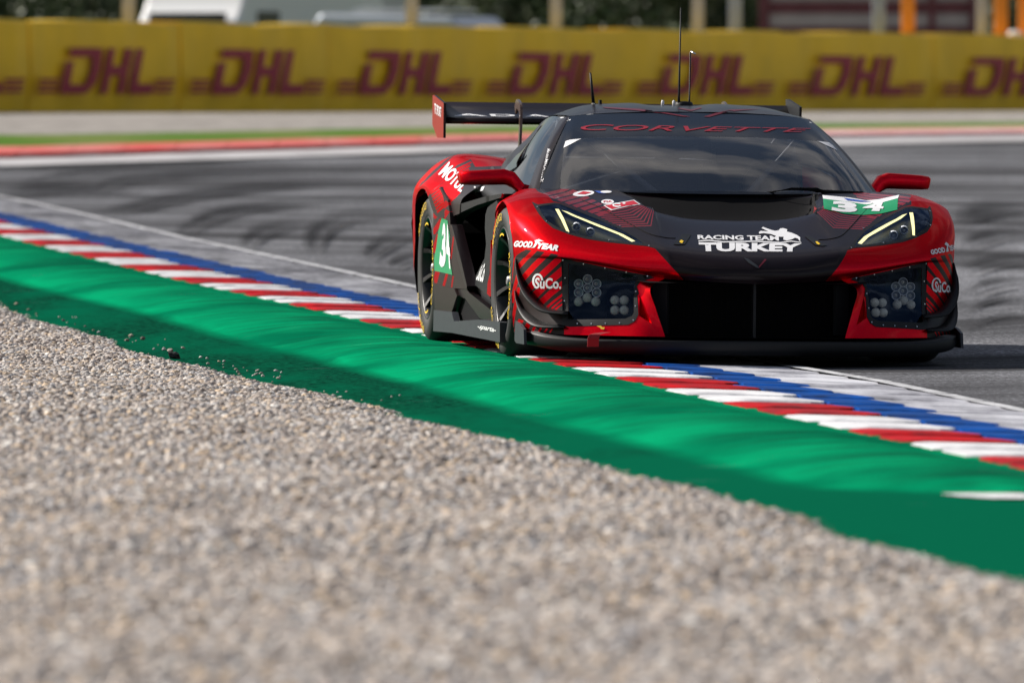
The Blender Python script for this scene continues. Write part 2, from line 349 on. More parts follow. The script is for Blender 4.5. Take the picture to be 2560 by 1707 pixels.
marks = [(W1,[(300,118),(340,95),(450,78),(700,66),(1000,58),(1300,56)],9),(W1,[(260,205),(380,178),(520,148),(700,120),(950,98),(1330,86)],14),(W1,[(555,262),(580,238),(640,208),(740,180),(900,160),(1100,146),(1320,132)],15),
         (W1,[(765,300),(780,272),(820,246),(900,226),(1010,212)],16),(W1,[(1000,318),(984,288),(990,252),(1030,222),(1100,203),(1200,188),(1330,172)],20),(W1,[(1150,330),(1165,310),(1200,285),(1240,262),(1330,235)],15),(W1,[(1230,360),(1245,345),(1290,330),(1335,322)],10),
         (W1,[(-40,130),(60,120),(180,112),(320,120),(480,140)],16),(W1,[(60,95),(200,70),(420,52),(800,44)],7),(W2,[(400,300),(480,275),(560,262),(700,250)],22),(W2,[(420,392),(480,372),(560,352),(700,338)],14),(W2,[(430,480),(500,455),(580,440),(700,436)],12),
         (W2,[(440,560),(520,530),(600,520),(700,524)],10),(W2,[(440,640),(520,604),(600,590),(700,596)],8),(W2,[(440,700),(540,660),(620,650),(700,660)],7),(W1,[(-60,60),(150,48),(500,34),(1000,30)],5)]
marks = marks+[(wf, [(x+26+10*i_, y+(14 if wf is W1 else 26)-2*i_) for i_, (x, y) in enumerate(pl)], th*.5) for wf, pl, th in marks[:13]]
for k, (wf, pl, th) in enumerate(marks):
    P = [np.array(wf(*p)) for p in pl]; Q = []
    for i in range(len(P)-1):
        p0, p1, p2, p3 = P[max(i-1,0)], P[i], P[i+1], P[min(i+2,len(P)-1)]
        for t in np.arange(6)/6: Q.append(.5*((2*p1)+(p2-p0)*t+(2*p0-5*p1+4*p2-p3)*t*t+(3*p1-p0-3*p2+p3)*t**3))
    Q.append(P[-1]); vs, fs, uvs = [], [], []; ok = True
    for i, q in enumerate(Q):
        t = Q[min(i+1,len(Q)-1)]-Q[max(i-1,0)]; nn = np.array([-t[1], t[0]])/np.hypot(*t)
        for j in range(5):
            s_ = on_surface(*(q+nn*th*1.25*(j/2-1)), lambda x, y: Zt(x, y)+.004+.0008*k)
            if s_ is None: ok = False; break
            vs.append(s_); uvs.append((i/(len(Q)-1), j/4))
        if not ok: break
    if not ok: continue
    fs = [(i*5+j, (i+1)*5+j, (i+1)*5+j+1, i*5+j+1) for i in range(len(Q)-1) for j in range(4)]
    o = mesh_obj('tyre_mark', vs, fs, m_mark, track, True); ul = o.data.uv_layers.new(name='UVMap')
    for lp in o.data.loops: ul.data[lp.index].uv = uvs[lp.vertex_index]
z_gs = lambda x, y: z_green(u_of(x, y), y)+.004
wm = [on_surface(px_, py_, z_gs) for px_, py_ in ((2350,1233),(2420,1231),(2600,1234),(2600,1244),(2480,1243),(2400,1238))]
if all(p is not None for p in wm): mesh_obj('white_streak', wm, [tuple(range(len(wm)))], m_white, gr)
# gravel bed
def uE(d): return u_e(d)+.03*math.sin(d*1.1)+.02*math.sin(d*2.7+1)
def z_grav(u, d):
    e = uE(d); t = u-e
    return Zt(a_line(d)-u, d)-.036+.055*smooth01((t+.08)/.36)+.012*math.sin(d*2.2+u*3)*smooth01(t/.5)+.02*smooth01(t/2)+.022*mnoise.noise(Vector((u*1.3,d*.55,2)))*smooth01(t/.4)
gu = [-.22,-.12,-.06,-.02,.02,.06,.1,.15,.2,.26,.34,.45,.6,.8,1,1.3,1.6,2,2.6,4.5,8,18,45]; gdd = list(np.arange(8,100,.2))
vs = [(a_line(d)-u-uE(d), d, z_grav(u+uE(d), d)-(.03 if u < -.1 else 0)) for d in gdd for u in gu]; n = len(gu)
fs = [(r*n+c, (r+1)*n+c, (r+1)*n+c+1, r*n+c+1) for r in range(len(gdd)-1) for c in range(n-1)]
tag(mesh_obj('gravel_bed', vs, fs, m_grav, smooth=True), kind='structure')
# loose stones over the bed where the camera can see them singly
pcol = bpy.data.collections.new('pebble_kinds'); kinds = []
for i in range(7):
    bm = bmesh.new(); bmesh.ops.create_icosphere(bm, subdivisions=2, radius=.5)
    sc = Vector((random.uniform(.8,1.3), random.uniform(.75,1.1), random.uniform(.5,.8)))
    for v in bm.verts:
        nn = mnoise.noise(v.co*2.4+Vector((i*7,0,0))); v.co *= 1+.38*nn; v.co = Vector((v.co.x*sc.x, v.co.y*sc.y, v.co.z*sc.z))
    me = bpy.data.meshes.new('stone'); bm.to_mesh(me); bm.free(); me.materials.append(m_peb)
    me.polygons.foreach_set('use_smooth', [i % 2 == 0]*len(me.polygons))
    kinds.append(me)
    o = bpy.data.objects.new('stone', me); pcol.objects.link(o)
sd = list(np.arange(19,64,.3)); sv_ = []; sf = []
su = np.linspace(0,1,16)
for d in sd:
    ul = a_line(d)+1.12*1280/F_PX*d+1.0; e = uE(d)-.05
    for t in su:
        u = e+(max(ul, e+.3)-e)*t; sv_.append((a_line(d)-u, d, z_grav(u, d)+.001))
n = len(su); sf = [(r*n+c, (r+1)*n+c, (r+1)*n+c+1, r*n+c+1) for r in range(len(sd)-1) for c in range(n-1)]
gs = tag(mesh_obj('gravel', sv_, sf, m_grav), 'loose grey and tan gravel stones filling the trap', 'gravel', kind='stuff')
ng = bpy.data.node_groups.new('scatter', 'GeometryNodeTree')
ng.interface.new_socket('Geometry', in_out='INPUT', socket_type='NodeSocketGeometry'); ng.interface.new_socket('Geometry', in_out='OUTPUT', socket_type='NodeSocketGeometry')
gn = ng.nodes; gl = ng.links
gi = gn.new('NodeGroupInput'); gout = gn.new('NodeGroupOutput'); dp = gn.new('GeometryNodeDistributePointsOnFaces'); dp.inputs['Density'].default_value = 2700
ci = gn.new('GeometryNodeCollectionInfo'); ci.inputs['Collection'].default_value = pcol; ci.inputs['Separate Children'].default_value = True; ci.inputs['Reset Children'].default_value = True
ip = gn.new('GeometryNodeInstanceOnPoints'); ip.inputs['Pick Instance'].default_value = True
rr = gn.new('FunctionNodeRandomValue'); rr.data_type = 'FLOAT_VECTOR'; rr.inputs[0].default_value = (-.7,-.7,0); rr.inputs[1].default_value = (.7,.7,6.28)
rs = gn.new('FunctionNodeRandomValue'); rs.data_type = 'FLOAT'; rs.inputs[2].default_value = 0; rs.inputs[3].default_value = 1
pw = gn.new('ShaderNodeMath'); pw.operation = 'POWER'; pw.inputs[1].default_value = 2.4
ml = gn.new('ShaderNodeMath'); ml.operation = 'MULTIPLY_ADD'; ml.inputs[1].default_value = .032; ml.inputs[2].default_value = .0115
gl.new(rs.outputs[1], pw.inputs[0]); gl.new(pw.outputs[0], ml.inputs[0])
jn = gn.new('GeometryNodeJoinGeometry')
gl.new(gi.outputs[0], dp.inputs['Mesh']); gl.new(dp.outputs['Points'], ip.inputs['Points']); gl.new(ci.outputs[0], ip.inputs['Instance'])
gl.new(rr.outputs[0], ip.inputs['Rotation']); gl.new(ml.outputs[0], ip.inputs['Scale'])
gl.new(ip.outputs[0], jn.inputs[0]); gl.new(gi.outputs[0], jn.inputs[0]); gl.new(jn.outputs[0], gout.inputs[0])
md = gs.modifiers.new('scatter', 'NODES'); md.node_group = ng
# stones thrown out of the trap on to the green strip
vs = []; fs = []
for d in sd:
    if d < 44: continue
    for t in (.0,.5,1): u = uE(d)-.02-.24*t*(.6+.4*math.sin(d*1.3)); vs.append((a_line(d)-u, d, z_green(u, d)+.002))
fs = [(r*3+c, r*3+c+1, (r+1)*3+c+1, (r+1)*3+c) for r in range(len(vs)//3-1) for c in range(2)]
sp_o = tag(mesh_obj('spilled_gravel', vs, fs, m_green), 'scatter of stones spilled from the gravel on to the green strip', 'gravel', kind='stuff')
ng2 = ng.copy(); 
for nd in ng2.nodes:
    if nd.bl_idname == 'GeometryNodeDistributePointsOnFaces': nd.inputs['Density'].default_value = 16
    if nd.type == 'MATH' and nd.operation == 'MULTIPLY_ADD': nd.inputs[1].default_value = .014; nd.inputs[2].default_value = .009
    if nd.bl_idname == 'GeometryNodeJoinGeometry':
        for lk in list(ng2.links):
            if lk.to_node == nd and lk.from_node.bl_idname == 'NodeGroupInput': ng2.links.remove(lk)
sp_o.modifiers.new('scatter', 'NODES').node_group = ng2

# ------------------------------------------------------------------ far side of the track
def xk(d): return float(np.interp(d, [60,110.5,122,129,165], [-60,-5,0,5.8,60]))
def far_strip(name, o0, o1, m, zo, nd=70, kind='structure'):
    vs = []; xs = np.linspace(-26, 40, nd)
    for x in xs:
        for o in np.linspace(o0, o1, 5): vs.append((x, d_kerb(x)+o, Zt(x, d_kerb(x)+o)+zo))
    fs = [(i*5+j, (i+1)*5+j, (i+1)*5+j+1, i*5+j+1) for i in range(nd-1) for j in range(4)]
    return tag(mesh_obj(name, vs, fs, m, smooth=True), kind=kind)
m_fwhite = mat('far_line_paint', (.56,.55,.56), .6, spec=.02, nscale=1.2, ncol=(.30,.29,.30))
far_strip('far_white_line', -.8, 3.4, m_fwhite, .012)
fk = tag(bpy.data.objects.new('far_kerb', None), kind='structure'); COL.objects.link(fk)
fk['label'] = 'low red and white kerb on the far side of the track'
m_pink = mat('faded_red_paint', (.60,.09,.08), .6, spec=.02, nscale=1.2, ncol=(.58,.24,.22))
m_fw2 = mat('faded_white_paint', (.62,.27,.25), .6, nscale=2, ncol=(.66,.42,.40)); m_pk2 = mat('faded_pink_paint', (.62,.16,.14), .6, noise=.2, nscale=2)
xx = -20.; i = 0
while xx < 26:
    vs = []
    for x in (xx, xx+.49):
        for o, h in ((3.9,-.02),(4.0,.03),(6.4,.045),(6.5,-.02)): vs.append((x, d_kerb(x)+o, Zt(x, d_kerb(x)+o)+.02+h))
    fs = [(0,1,5,4),(1,2,6,5),(2,3,7,6),(0,3,2,1),(4,5,6,7)]
    mesh_obj('kerb_block', vs, fs, m_fw2 if xx > 1.5 else (m_pk2 if xx > -1.5 else m_pink), fk); xx += .5; i += 1
m_grass = mat('verge_grass', (.07,.16,.02), .9, spec=.02, nscale=.8, ncol=(.16,.19,.06))
gv = far_strip('verge', 6.2, 12.5, m_grass, .03)
m_fgrav = mat('far_gravel', (.36,.335,.31), .95, spec=.02, noise=.4, nscale=3.5)
far_strip('far_gravel', 10.5, 46, m_fgrav, .02)

# barrier wrapped in yellow banners
m_yel = mat('yellow_banner', (1.0,.62,.002), .55, noise=.12, nscale=1.5); m_dred = mat('banner_red_print', (.34,.004,.03), .55)
WDIR = Vector((14.04,32,0)).normalized(); WP0 = Vector((-6.3,140,0)); WZ = 1.03; WH = 1.17
WN = Vector((-WDIR.y, WDIR.x, 0)).normalized()
if WN.y > 0: WN = -WN
def wpt(s, z, off=0): p = WP0+WDIR*s+WN*off; return Vector((p.x, p.y, WZ+z))
def s_at(px):
    o, d = ray(px, 200); # solve x/y ratio
    k = d[0]/d[1]; return (k*WP0.y-WP0.x)/(WDIR.x-k*WDIR.y)
wall = tag(bpy.data.objects.new('banner_barrier', None), 'long tyre barrier wrapped in yellow advertising banners with dark red lettering', 'barrier'); COL.objects.link(wall)
wall.location = wpt(15, 0)
def wchild(name, vs, fs, m, parent): 
    return mesh_obj(name, [Vector(v)-wall.location for v in vs], fs, m, parent)
def dhl_polys():
    P = []
    sh = lambda x, y: (x+.28*y, y)
    P.append([sh(*p) for p in ((-.12,0),(.74,0),(1.02,.22),(1.10,.55),(1.04,1),(-.02,1),(-.02,.81),(.76,.81),(.80,.58),(.70,.20),(.16,.20),(.16,.70),(-.08,.70))])
    P.append([sh(*p) for p in ((1.24,0),(1.48,0),(1.48,.40),(1.80,.40),(1.80,0),(2.04,0),(2.04,1),(1.80,1),(1.80,.61),(1.48,.61),(1.48,1),(1.24,1))])
    P.append([sh(*p) for p in ((2.20,0),(3.0,0),(3.03,.22),(2.45,.22),(2.45,1),(2.20,1))])
    for k in range(3):
        y0 = .02+k*.12; P.append([sh(-.85,y0), sh(-.24,y0), sh(-.24,y0+.07), sh(-.85,y0+.07)])
        P.append([sh(3.06,y0), sh(3.72-.0*k,y0), sh(3.72,y0+.07), sh(3.06,y0+.07)])
    return P
cent = [-120, 262, 640, 1008, 1385, 1762, 2140, 2520]           # photo columns of the banner logos
ss = [s_at(c) for c in cent]
edges = [ss[0]-(ss[1]-ss[0])/2]+[(ss[i]+ss[i+1])/2 for i in range(len(ss)-1)]+[ss[-1]+(ss[-1]-ss[-2])/2]
edges = [edges[0]-4.5, *edges, edges[-1]+6.5]
for i in range(len(edges)-1):
    s0, s1 = edges[i]+.012, edges[i+1]-.012; nseg = 10; vs = []; fs = []
    for j in range(nseg+1):
        s = s0+(s1-s0)*j/nseg; bul = .03*math.sin(j*2.1+i)+.02*math.sin(j*5.3)
        e = -.03 if j in (0, nseg) else 0
        tz = WH+.015*math.sin(i*2.3+j*.7)
        vs += [wpt(s, -.05, e-.02), wpt(s, .5, .03+bul+e), wpt(s, tz-.04, .01+bul*.5+e), wpt(s, tz, -.04), wpt(s, tz, -.7), wpt(s, -.05, -.7)]
    for j in range(nseg):
        for q in range(5): fs.append((j*6+q, (j+1)*6+q, (j+1)*6+q+1, j*6+q+1))
    fs.append((0,1,2,3,4,5)); fs.append(tuple(range(nseg*6, nseg*6+6))[::-1])
    pnl = wchild('banner_panel', vs, fs, m_yel, wall)
    if 1 <= i <= len(cent):
        c = ss[i-1]; hgt = .57; zs = .26; wid = (s1-s0)*.90
        for P in dhl_polys():
            bm = bmesh.new(); f = bm.faces.new([bm.verts.new((x, y, 0)) for x, y in P])
            bm.normal_update(); bmesh.ops.triangulate(bm, faces=bm.faces[:])
            for x in np.linspace(-1,4.2,26): bmesh.ops.bisect_plane(bm, geom=bm.verts[:]+bm.edges[:]+bm.faces[:], plane_co=(x,0,0), plane_no=(1,0,0))
            for v in bm.verts:
                s = c+(v.co.x-1.6)/4.6*wid
                v.co = wpt(s, zs+v.co.y*hgt, .09)-wall.location
            bmesh.ops.recalc_face_normals(bm, faces=bm.faces[:])
            bm_obj('lettering', bm, m_dred, pnl)
# ------------------------------------------------------------------ beyond the barrier
def top_obj(name, bm, mats, label, cat, group=None, loc=(0,0,0), rz=0, smooth=False):
    o = bm_obj(name, bm, mats, None, smooth); o.location = loc; o.rotation_euler = (0,0,rz); return tag(o, label, cat, group)
def zfar(x, d): return z_ground(x, d)+.0
m_galv = mat('galvanised_post', (.42,.43,.45), .5, .3, noise=.2, nscale=6); m_bpost = mat('blue_grey_post', (.25,.31,.42), .5); m_opost = mat('orange_post', (.75,.26,.015), .5)
def wall_xy(px, back):
    s = s_at(px); p = wpt(s, 0, -back); return p.x, p.y
def post(px, back, wd, ht, m, name, label, group=None):
    x, y = wall_xy(px, back); k = (px-CX)/F_PX; x = k*y
    bm = bmesh.new(); box_bm(bm, (0,0,ht/2), (wd,wd*.8,ht)); box_bm(bm, (0,0,.03), (wd*2.4,wd*2.4,.06)); box_bm(bm, (0,0,ht+.02), (wd*1.25,wd*1.1,.04))
    for z in (1.0,2.0,3.0): box_bm(bm, (0,-wd*.5,z), (wd*1.15,.03,.05))
    return top_obj(name, bm, m, label, 'post', group, (x,y,zfar(x,y)))
G1 = 'grey fence posts behind the barrier'
for px, lb in ((322,'tall grey fence post standing alone before the trees, beside the white van'),(1030,'tall grey fence post in front of the silver off-road car'),(1390,'tall grey fence post before the trees, next along from the silver off-road car'),
               (1745,'tall grey fence post next to the blue-grey post by the low building'),(2455,'tall grey fence post beside the pair of orange posts')): post(px, 3.0, .17, 4.2, m_galv, 'fence_post', lb, G1)
post(1838, 4.5, .19, 4.0, m_bpost, 'fence_post', 'blue-grey post beside the maroon end of the low building')
post(2197, 4.0, .19, 4.0, m_bpost, 'fence_post', 'blue-grey post in front of the low building, next to an orange post')
G2 = 'orange posts behind the barrier'
post(2270, 4.0, .20, 3.6, m_opost, 'marker_post', 'orange post in front of the low building', G2)
for px in (2502,2562): post(px, 2.5, .20, 3.8, m_opost, 'marker_post', 'orange post standing past the end of the low building, by the white bollard', 'pair of orange posts')
bm = bmesh.new(); vs, fs = [], []
x, y = wall_xy(2535, 2.2); x = (2535-CX)/F_PX*y
tube_bm(bm, [(0,0,0),(0,0,1.25),(0,0,1.36),(0,0,1.40)], [.16,.15,.13,.05], 16); tube_bm(bm, [(0,0,0),(0,0,.08)], .22, 16)
top_obj('bollard', bm, mat('bollard_white', (.75,.76,.78), .5), 'thick white bollard standing between two orange posts', 'bollard', None, (x,y,zfar(x,y)))
# van and pick-up
m_vw = mat('van_white', (.78,.79,.80), .35, coat=.4); m_vg = mat('dark_window', (.02,.025,.03), .1, spec=.8); m_vr = mat('orange_red_panel', (.55,.10,.03), .5); m_vt = mat('far_tyre', (.02,.02,.02), .8); m_sil = mat('silver_paint', (.50,.54,.60), .35, .4, coat=.4)
def vehicle(name, px, D_, prof, wid, m, label, cat, rz, wins, extra=(), wheels=(-1.4,1.4), wr=.34):
    x = (px-CX)/F_PX*D_; root = tag(bpy.data.objects.new(name, None), label, cat); COL.objects.link(root); root.location = (x,D_,zfar(x,D_)); root.rotation_euler = (0,0,rz)
    bm = bmesh.new(); n = len(prof)
    a_ = [bm.verts.new((p[0],-wid/2+.0*p[1],p[1])) for p in prof]; b_ = [bm.verts.new((p[0],wid/2,p[1])) for p in prof]
    bm.faces.new(a_); bm.faces.new(b_[::-1])
    for i in range(n): bm.faces.new((a_[i], b_[i], b_[(i+1) % n], a_[(i+1) % n]))
    bmesh.ops.recalc_face_normals(bm, faces=bm.faces[:]); bmesh.ops.bevel(bm, geom=bm.edges[:], offset=.06, segments=2, affect='EDGES', profile=.5)
    bm_obj('body', bm, m, root)
    for c_, s_ in wins: bm = bmesh.new(); box_bm(bm, c_, s_); bm_obj('window', bm, m_vg, root)
    for c_, s_, mm, nm in extra: bm = bmesh.new(); box_bm(bm, c_, s_); bm_obj(nm, bm, mm, root)
    for wx in wheels:
        for sy in (-1,1):
            bm = bmesh.new(); tube_bm(bm, [(wx,sy*(wid/2-.2),wr),(wx,sy*(wid/2+.012),wr)], wr, 20); wh = bm_obj('wheel', bm, m_vt, root)
            bm = bmesh.new(); tube_bm(bm, [(wx,sy*(wid/2),wr),(wx,sy*(wid/2+.025),wr)], wr*.6, 16); bm_obj('rim', bm, m_sil, wh)
vanp = [(-2.5,.35),(2.45,.35),(2.5,.95),(2.35,1.15),(1.75,1.95),(1.55,2.42),(-2.45,2.5),(-2.5,2.3)]
vehicle('panel_van', 610, 196, vanp, 1.95, m_vw, 'white panel van with an orange-red stripe parked behind the barrier', 'van', math.radians(-118), [((.9,-.985,1.62),(.75,.03,.5)),((.9,.985,1.62),(.75,.03,.5)),((1.96,0,1.62),(.05,1.5,.45))],
        [((-.6,-.99,1.50),(2.2,.02,.26),m_vr,'stripe'),((-.6,.99,1.50),(2.2,.02,.26),m_vr,'stripe'),((2.3,-.8,1.52),(.2,.16,.3),m_vr,'side_mirror'),((2.3,.8,1.52),(.2,.16,.3),m_vr,'side_mirror')], (-1.6,1.55))
boxp = [(-1.7,.5),(1.7,.5),(1.7,2.9),(-1.7,2.95)]
vehicle('box_truck', 842, 204, boxp, 2.1, m_vw, 'plain white box truck parked beside the white panel van', 'truck', math.radians(-97), [((1.71,0,2.1),(.02,1.2,.35))], [((-1.71,0,1.6),(.02,1.9,2.2),m_sil,'rear_door')], (-1.0,1.0))
suvp = [(-2.2,.4),(2.2,.4),(2.25,.95),(1.3,1.1),(.7,1.72),(-1.7,1.78),(-2.2,1.1)]
vehicle('off_road_car', 1090, 188, suvp, 1.85, m_sil, 'pale silver off-road car parked beside the white box truck', 'car', math.radians(-25), [((-.3,-.93,1.40),(1.8,.02,.36)),((-.3,.93,1.40),(1.8,.02,.36))], [((-.4,0,1.83),(1.6,1.3,.05),m_vw,'roof_rack')], (-1.35,1.4), .38)
# low building with maroon and white boarding
x0_, D_ = (2170-CX)/F_PX*214, 214
bld = tag(bpy.data.objects.new('low_building', None), 'low pinkish building with maroon and white horizontal boards behind the barrier', 'building'); COL.objects.link(bld); bld.location = (x0_,D_,zfar(x0_,D_))
m_bl = [mat('pale_pink_board', (.52,.42,.43), .7, noise=.15, nscale=3), mat('maroon_board', (.20,.055,.07), .7, noise=.2, nscale=3), mat('grey_board', (.48,.49,.50), .7)]
bm = bmesh.new(); box_bm(bm, (0,1.5,1.7), (3.9,3,3.4)); bm_obj('wall', bm, m_bl[0], bld)
for k, (z, mi) in enumerate(((.2,2),(.5,2),(.8,1),(1.1,2),(1.40,2),(1.62,1),(1.86,0),(2.10,1),(2.36,0),(2.65,2),(2.95,1),(3.2,0))):
    bm = bmesh.new(); box_bm(bm, (0,-.02+.002*k,z), (3.94,.05,.22)); bm_obj('board', bm, m_bl[mi], bld)
for x in (-1.96,1.2,1.96): bm = bmesh.new(); box_bm(bm, (x,-.06,1.7), (.20 if x < 0 else .12,.08,3.4)); bm_obj('corner_post', bm, m_bl[1], bld)
bm = bmesh.new(); box_bm(bm, (0,1.4,3.5), (4.4,3.6,.14)); bm_obj('roof', bm, m_bl[2], bld)
# trees and bushes
m_leafs = [mat('leaf_green', c_, .6, noise=.4, nscale=1.5) for c_ in ((.055,.085,.022),(.04,.07,.02),(.075,.10,.03))]; m_bark = mat('bark', (.07,.055,.04), .9, noise=.4, nscale=8)
def tree(px, D_, rx, h, k, label, group=None):
    x = (px-CX)/F_PX*D_; root = tag(bpy.data.objects.new('bushy_tree', None), label, 'tree', group); COL.objects.link(root); root.location = (x,D_,zfar(x,D_)-.1)
    bm = bmesh.new(); tube_bm(bm, [(0,0,0),(.05,0,h*.3),(.0,.1,h*.6)], [.16,.12,.05], 8)
    for q in range(5):
        a_ = q*1.3; tube_bm(bm, [(0,0,h*(.22+.06*q)),(math.cos(a_)*rx*.4,math.sin(a_)*rx*.4,h*(.42+.08*q))], [.06,.02], 6)
    bm_obj('trunk', bm, m_bark, root)
    r2 = np.random.default_rng(px+900); nl = 5200
    cl = r2.normal(0,1,(26,3)); cl /= np.linalg.norm(cl,axis=1)[:,None]; cl *= r2.uniform(.35,.95,(26,1)); cs = r2.uniform(.22,.42,26)
    ci_ = r2.integers(0,26,nl); P = cl[ci_]+r2.normal(0,1,(nl,3))*cs[ci_][:,None]*.55
    P = P*np.array([rx,rx,h*.46])+np.array([0,0,h*.52]); P[:,2] = np.maximum(P[:,2], .08)
    a1 = r2.normal(0,1,(nl,3)); a1 /= np.linalg.norm(a1,axis=1)[:,None]; a2 = np.cross(a1, r2.normal(0,1,(nl,3))); a2 /= np.linalg.norm(a2,axis=1)[:,None]
    sz = r2.uniform(.05,.11,(nl,1))*(rx/1.5)**.5
    V = np.stack([P+a1*sz, P+a2*sz*.6, P-a1*sz, P-a2*sz*.6], 1).reshape(-1,3)
    fs = np.arange(nl*4).reshape(-1,4)
    mesh_obj('crown', V.tolist(), fs.tolist(), [m_leafs[k % 3], m_leafs[(k+1) % 3]], root, False, (r2.random(nl) > .6).astype(int))
for i, (px, D_, rx, h) in enumerate(((30,224,1.7,4.6),(215,218,1.5,3.9),(400,226,1.7,4.6),(560,238,1.8,5.0),(760,240,1.8,5.0),(950,232,1.7,4.8),(1130,226,1.7,4.6),(1290,218,1.5,4.2),(1440,222,1.6,4.5),(1590,216,1.5,4.2),(1730,224,1.6,4.6),(1880,236,1.8,5.2),(2060,240,1.8,5.4),(2250,242,1.8,5.4),(2420,234,1.7,5.0),(2560,226,1.6,4.8))):
    lb = ('near the lone grey fence post' if px < 480 else 'behind the white panel van' if px < 700 else 'behind the white box truck' if px < 900 else 'behind the silver off-road car' if px < 1200 else
          'between the silver car and the low building' if px < 1800 else 'behind the low building' if px < 2500 else 'past the pair of orange posts')
    tree(px, D_, rx, h, i, 'dense dark green bushy tree '+lb, 'trees behind the barrier')
# ------------------------------------------------------------------ the race car
X0, Y0, Z0, PSI, ROLL = .9222, 50.8, 0.0, math.radians(7.5), .0112
def Rcar():
    c, s = math.cos(PSI), math.sin(PSI); cr_, sr = math.cos(ROLL), math.sin(ROLL)
    return np.array([[c,-s,0],[s,c,0],[0,0,1]]) @ np.array([[cr_,0,sr],[0,1,0],[-sr,0,cr_]])
RC = Rcar(); O_CAR = np.array([X0,Y0,Z0])
M4 = Matrix(RC.tolist()).to_4x4(); M4.translation = (X0,Y0,Z0)
car = tag(bpy.data.objects.new('race_car', None), 'low red and black racing car with the number 34 cornering over the kerb', 'race car')
COL.objects.link(car); car.matrix_world = M4
CAMC = RC.T @ (np.array([0,0,CAM_H])-O_CAR)                # camera seen from the car's frame
def rayc(px, py):
    o, d = ray(px, py); return RC.T @ (o-O_CAR), RC.T @ d
def p2c(p, axis, val):
    o, d = rayc(*p); t = (val-o[axis])/d[axis]; return Vector(o+t*d)
def c2p(v):
    P = O_CAR+RC @ np.asarray(v, float); dd = P-np.array([0,0,CAM_H]); c, s = math.cos(PITCH), math.sin(PITCH)
    dep = dd[1]*c-dd[2]*s; up = dd[2]*c+dd[1]*s; return (CX+F_PX*dd[0]/dep, CY-F_PX*up/dep)
def mx(v): return Vector((-v[0], v[1], v[2]))
# paints
m_pred = mat('red_lacquer', (.76,.0,.014), .35, .92, coat=.16, tint=(1,.05,.14), noise=.10, nscale=90)
m_pblk = mat('black_lacquer', (.007,.003,.0042), .34, 0, coat=.12, coat_rough=.08, spec=.18)
m_carb = mat('bare_carbon', (.010,.011,.013), .5, 0, spec=.25, bump=.05, bscale=400)
m_satin = mat('satin_black', (.009,.010,.012), .5, spec=.22)
m_void = mat('dark_duct', (.004,.004,.005), .8, spec=.1)
m_skirt = mat('grey_carbon_skirt', (.038,.042,.052), .5, spec=.25, noise=.2, nscale=30)
m_dstripe = mat('dark_livery', (.014,.006,.006), .42, 0, coat=.06, spec=.2)
m_rdim = mat('deep_red_livery', (.34,.002,.012), .4, .5, coat=.3)
m_wht = mat('white_vinyl', (.80,.80,.82), .45); m_grn = mat('green_vinyl', (.004,.27,.10), .42)
m_redv = mat('red_vinyl', (.55,.008,.02), .4); m_yv = mat('yellow_vinyl', (.85,.55,.01), .45); m_bluev = mat('blue_vinyl', (.02,.08,.40), .45)
m_band = mat('windscreen_black', (.006,.008,.013), .12, spec=.35)
m_glass = glass_mat('windscreen_glass', (.60,.62,.66), ior=2.0, sheen=.02); m_lens = glass_mat('lamp_cover', (.86,.88,.90), ior=1.42, gcol=(.35,.5,.8))  # lamp cover: blue sky reflection put into its gloss colour
m_sglass = glass_mat('side_glass', (.10,.11,.12), ior=1.75)
m_tyre = mat('tyre_rubber', (.017,.017,.018), .72, noise=.3, nscale=25); m_rim = mat('black_rim', (.010,.010,.011), .4, .2)
m_steel = mat('bright_metal', (.62,.62,.64), .25, 1.0); m_bronze = mat('bronze_carbon', (.11,.065,.045), .35, .2, coat=.6)
m_drl = mat('lit_light_strip', (.9,.85,.4), .4, emit=(1,.90,.42), estr=1.25); m_chrome = mat('reflector', (.30,.32,.36), .3, .3)
m_lring = mat('lamp_ring', (.92,.94,.98), .3, .0)
m_led = mat('lamp_glass', (.92,.90,.78), .3, .0, noise=.35, nscale=160); m_tread = mat('slick_tread', (.022,.022,.023), .85)

def catm(P, n):
    P = np.asarray(P, float); k = len(P); out = []
    for i in range(k-1):
        p0 = P[i-1] if i > 0 else 2*P[0]-P[1]; p1 = P[i]; p2 = P[i+1]; p3 = P[i+2] if i+2 < k else 2*P[-1]-P[-2]
        if np.allclose(p1, p2): m1 = m2 = np.zeros_like(p1)
        else:
            m1 = (p2-p0)/2; m2 = (p3-p1)/2
            if i > 0 and np.allclose(p0, p1): m1 = (p2-p1)
            if i+2 < k and np.allclose(p3, p2): m2 = (p2-p1)
        for t in np.arange(n)/n:
            out.append((2*t**3-3*t**2+1)*p1+(t**3-2*t**2+t)*m1+(-2*t**3+3*t**2)*p2+(t**3-t**2)*m2)
    out.append(P[-1]); return np.array(out)
def loft_pts(net, nu, nv):
    net = np.asarray(net, float)                            # rows x cols x 3
    a = np.array([catm(net[:, c], nu) for c in range(net.shape[1])])  # cols x R x 3
    return np.array([catm(a[:, r], nv) for r in range(a.shape[1])])
def loft_bm(net, nu, nv, side=-1):
    g = loft_pts(net, nu, nv); g = g.copy(); g[..., 0] *= side
    bm = bmesh.new(); R, Cc = g.shape[:2]
    V = [[bm.verts.new(g[r, c]) for c in range(Cc)] for r in range(R)]
    for r in range(R-1):
        for c in range(Cc-1):
            q = [V[r][c], V[r][c+1], V[r+1][c+1], V[r+1][c]]
            try: bm.faces.new(q)
            except ValueError: pass
    bmesh.ops.remove_doubles(bm, verts=bm.verts[:], dist=1e-5)
    return bm
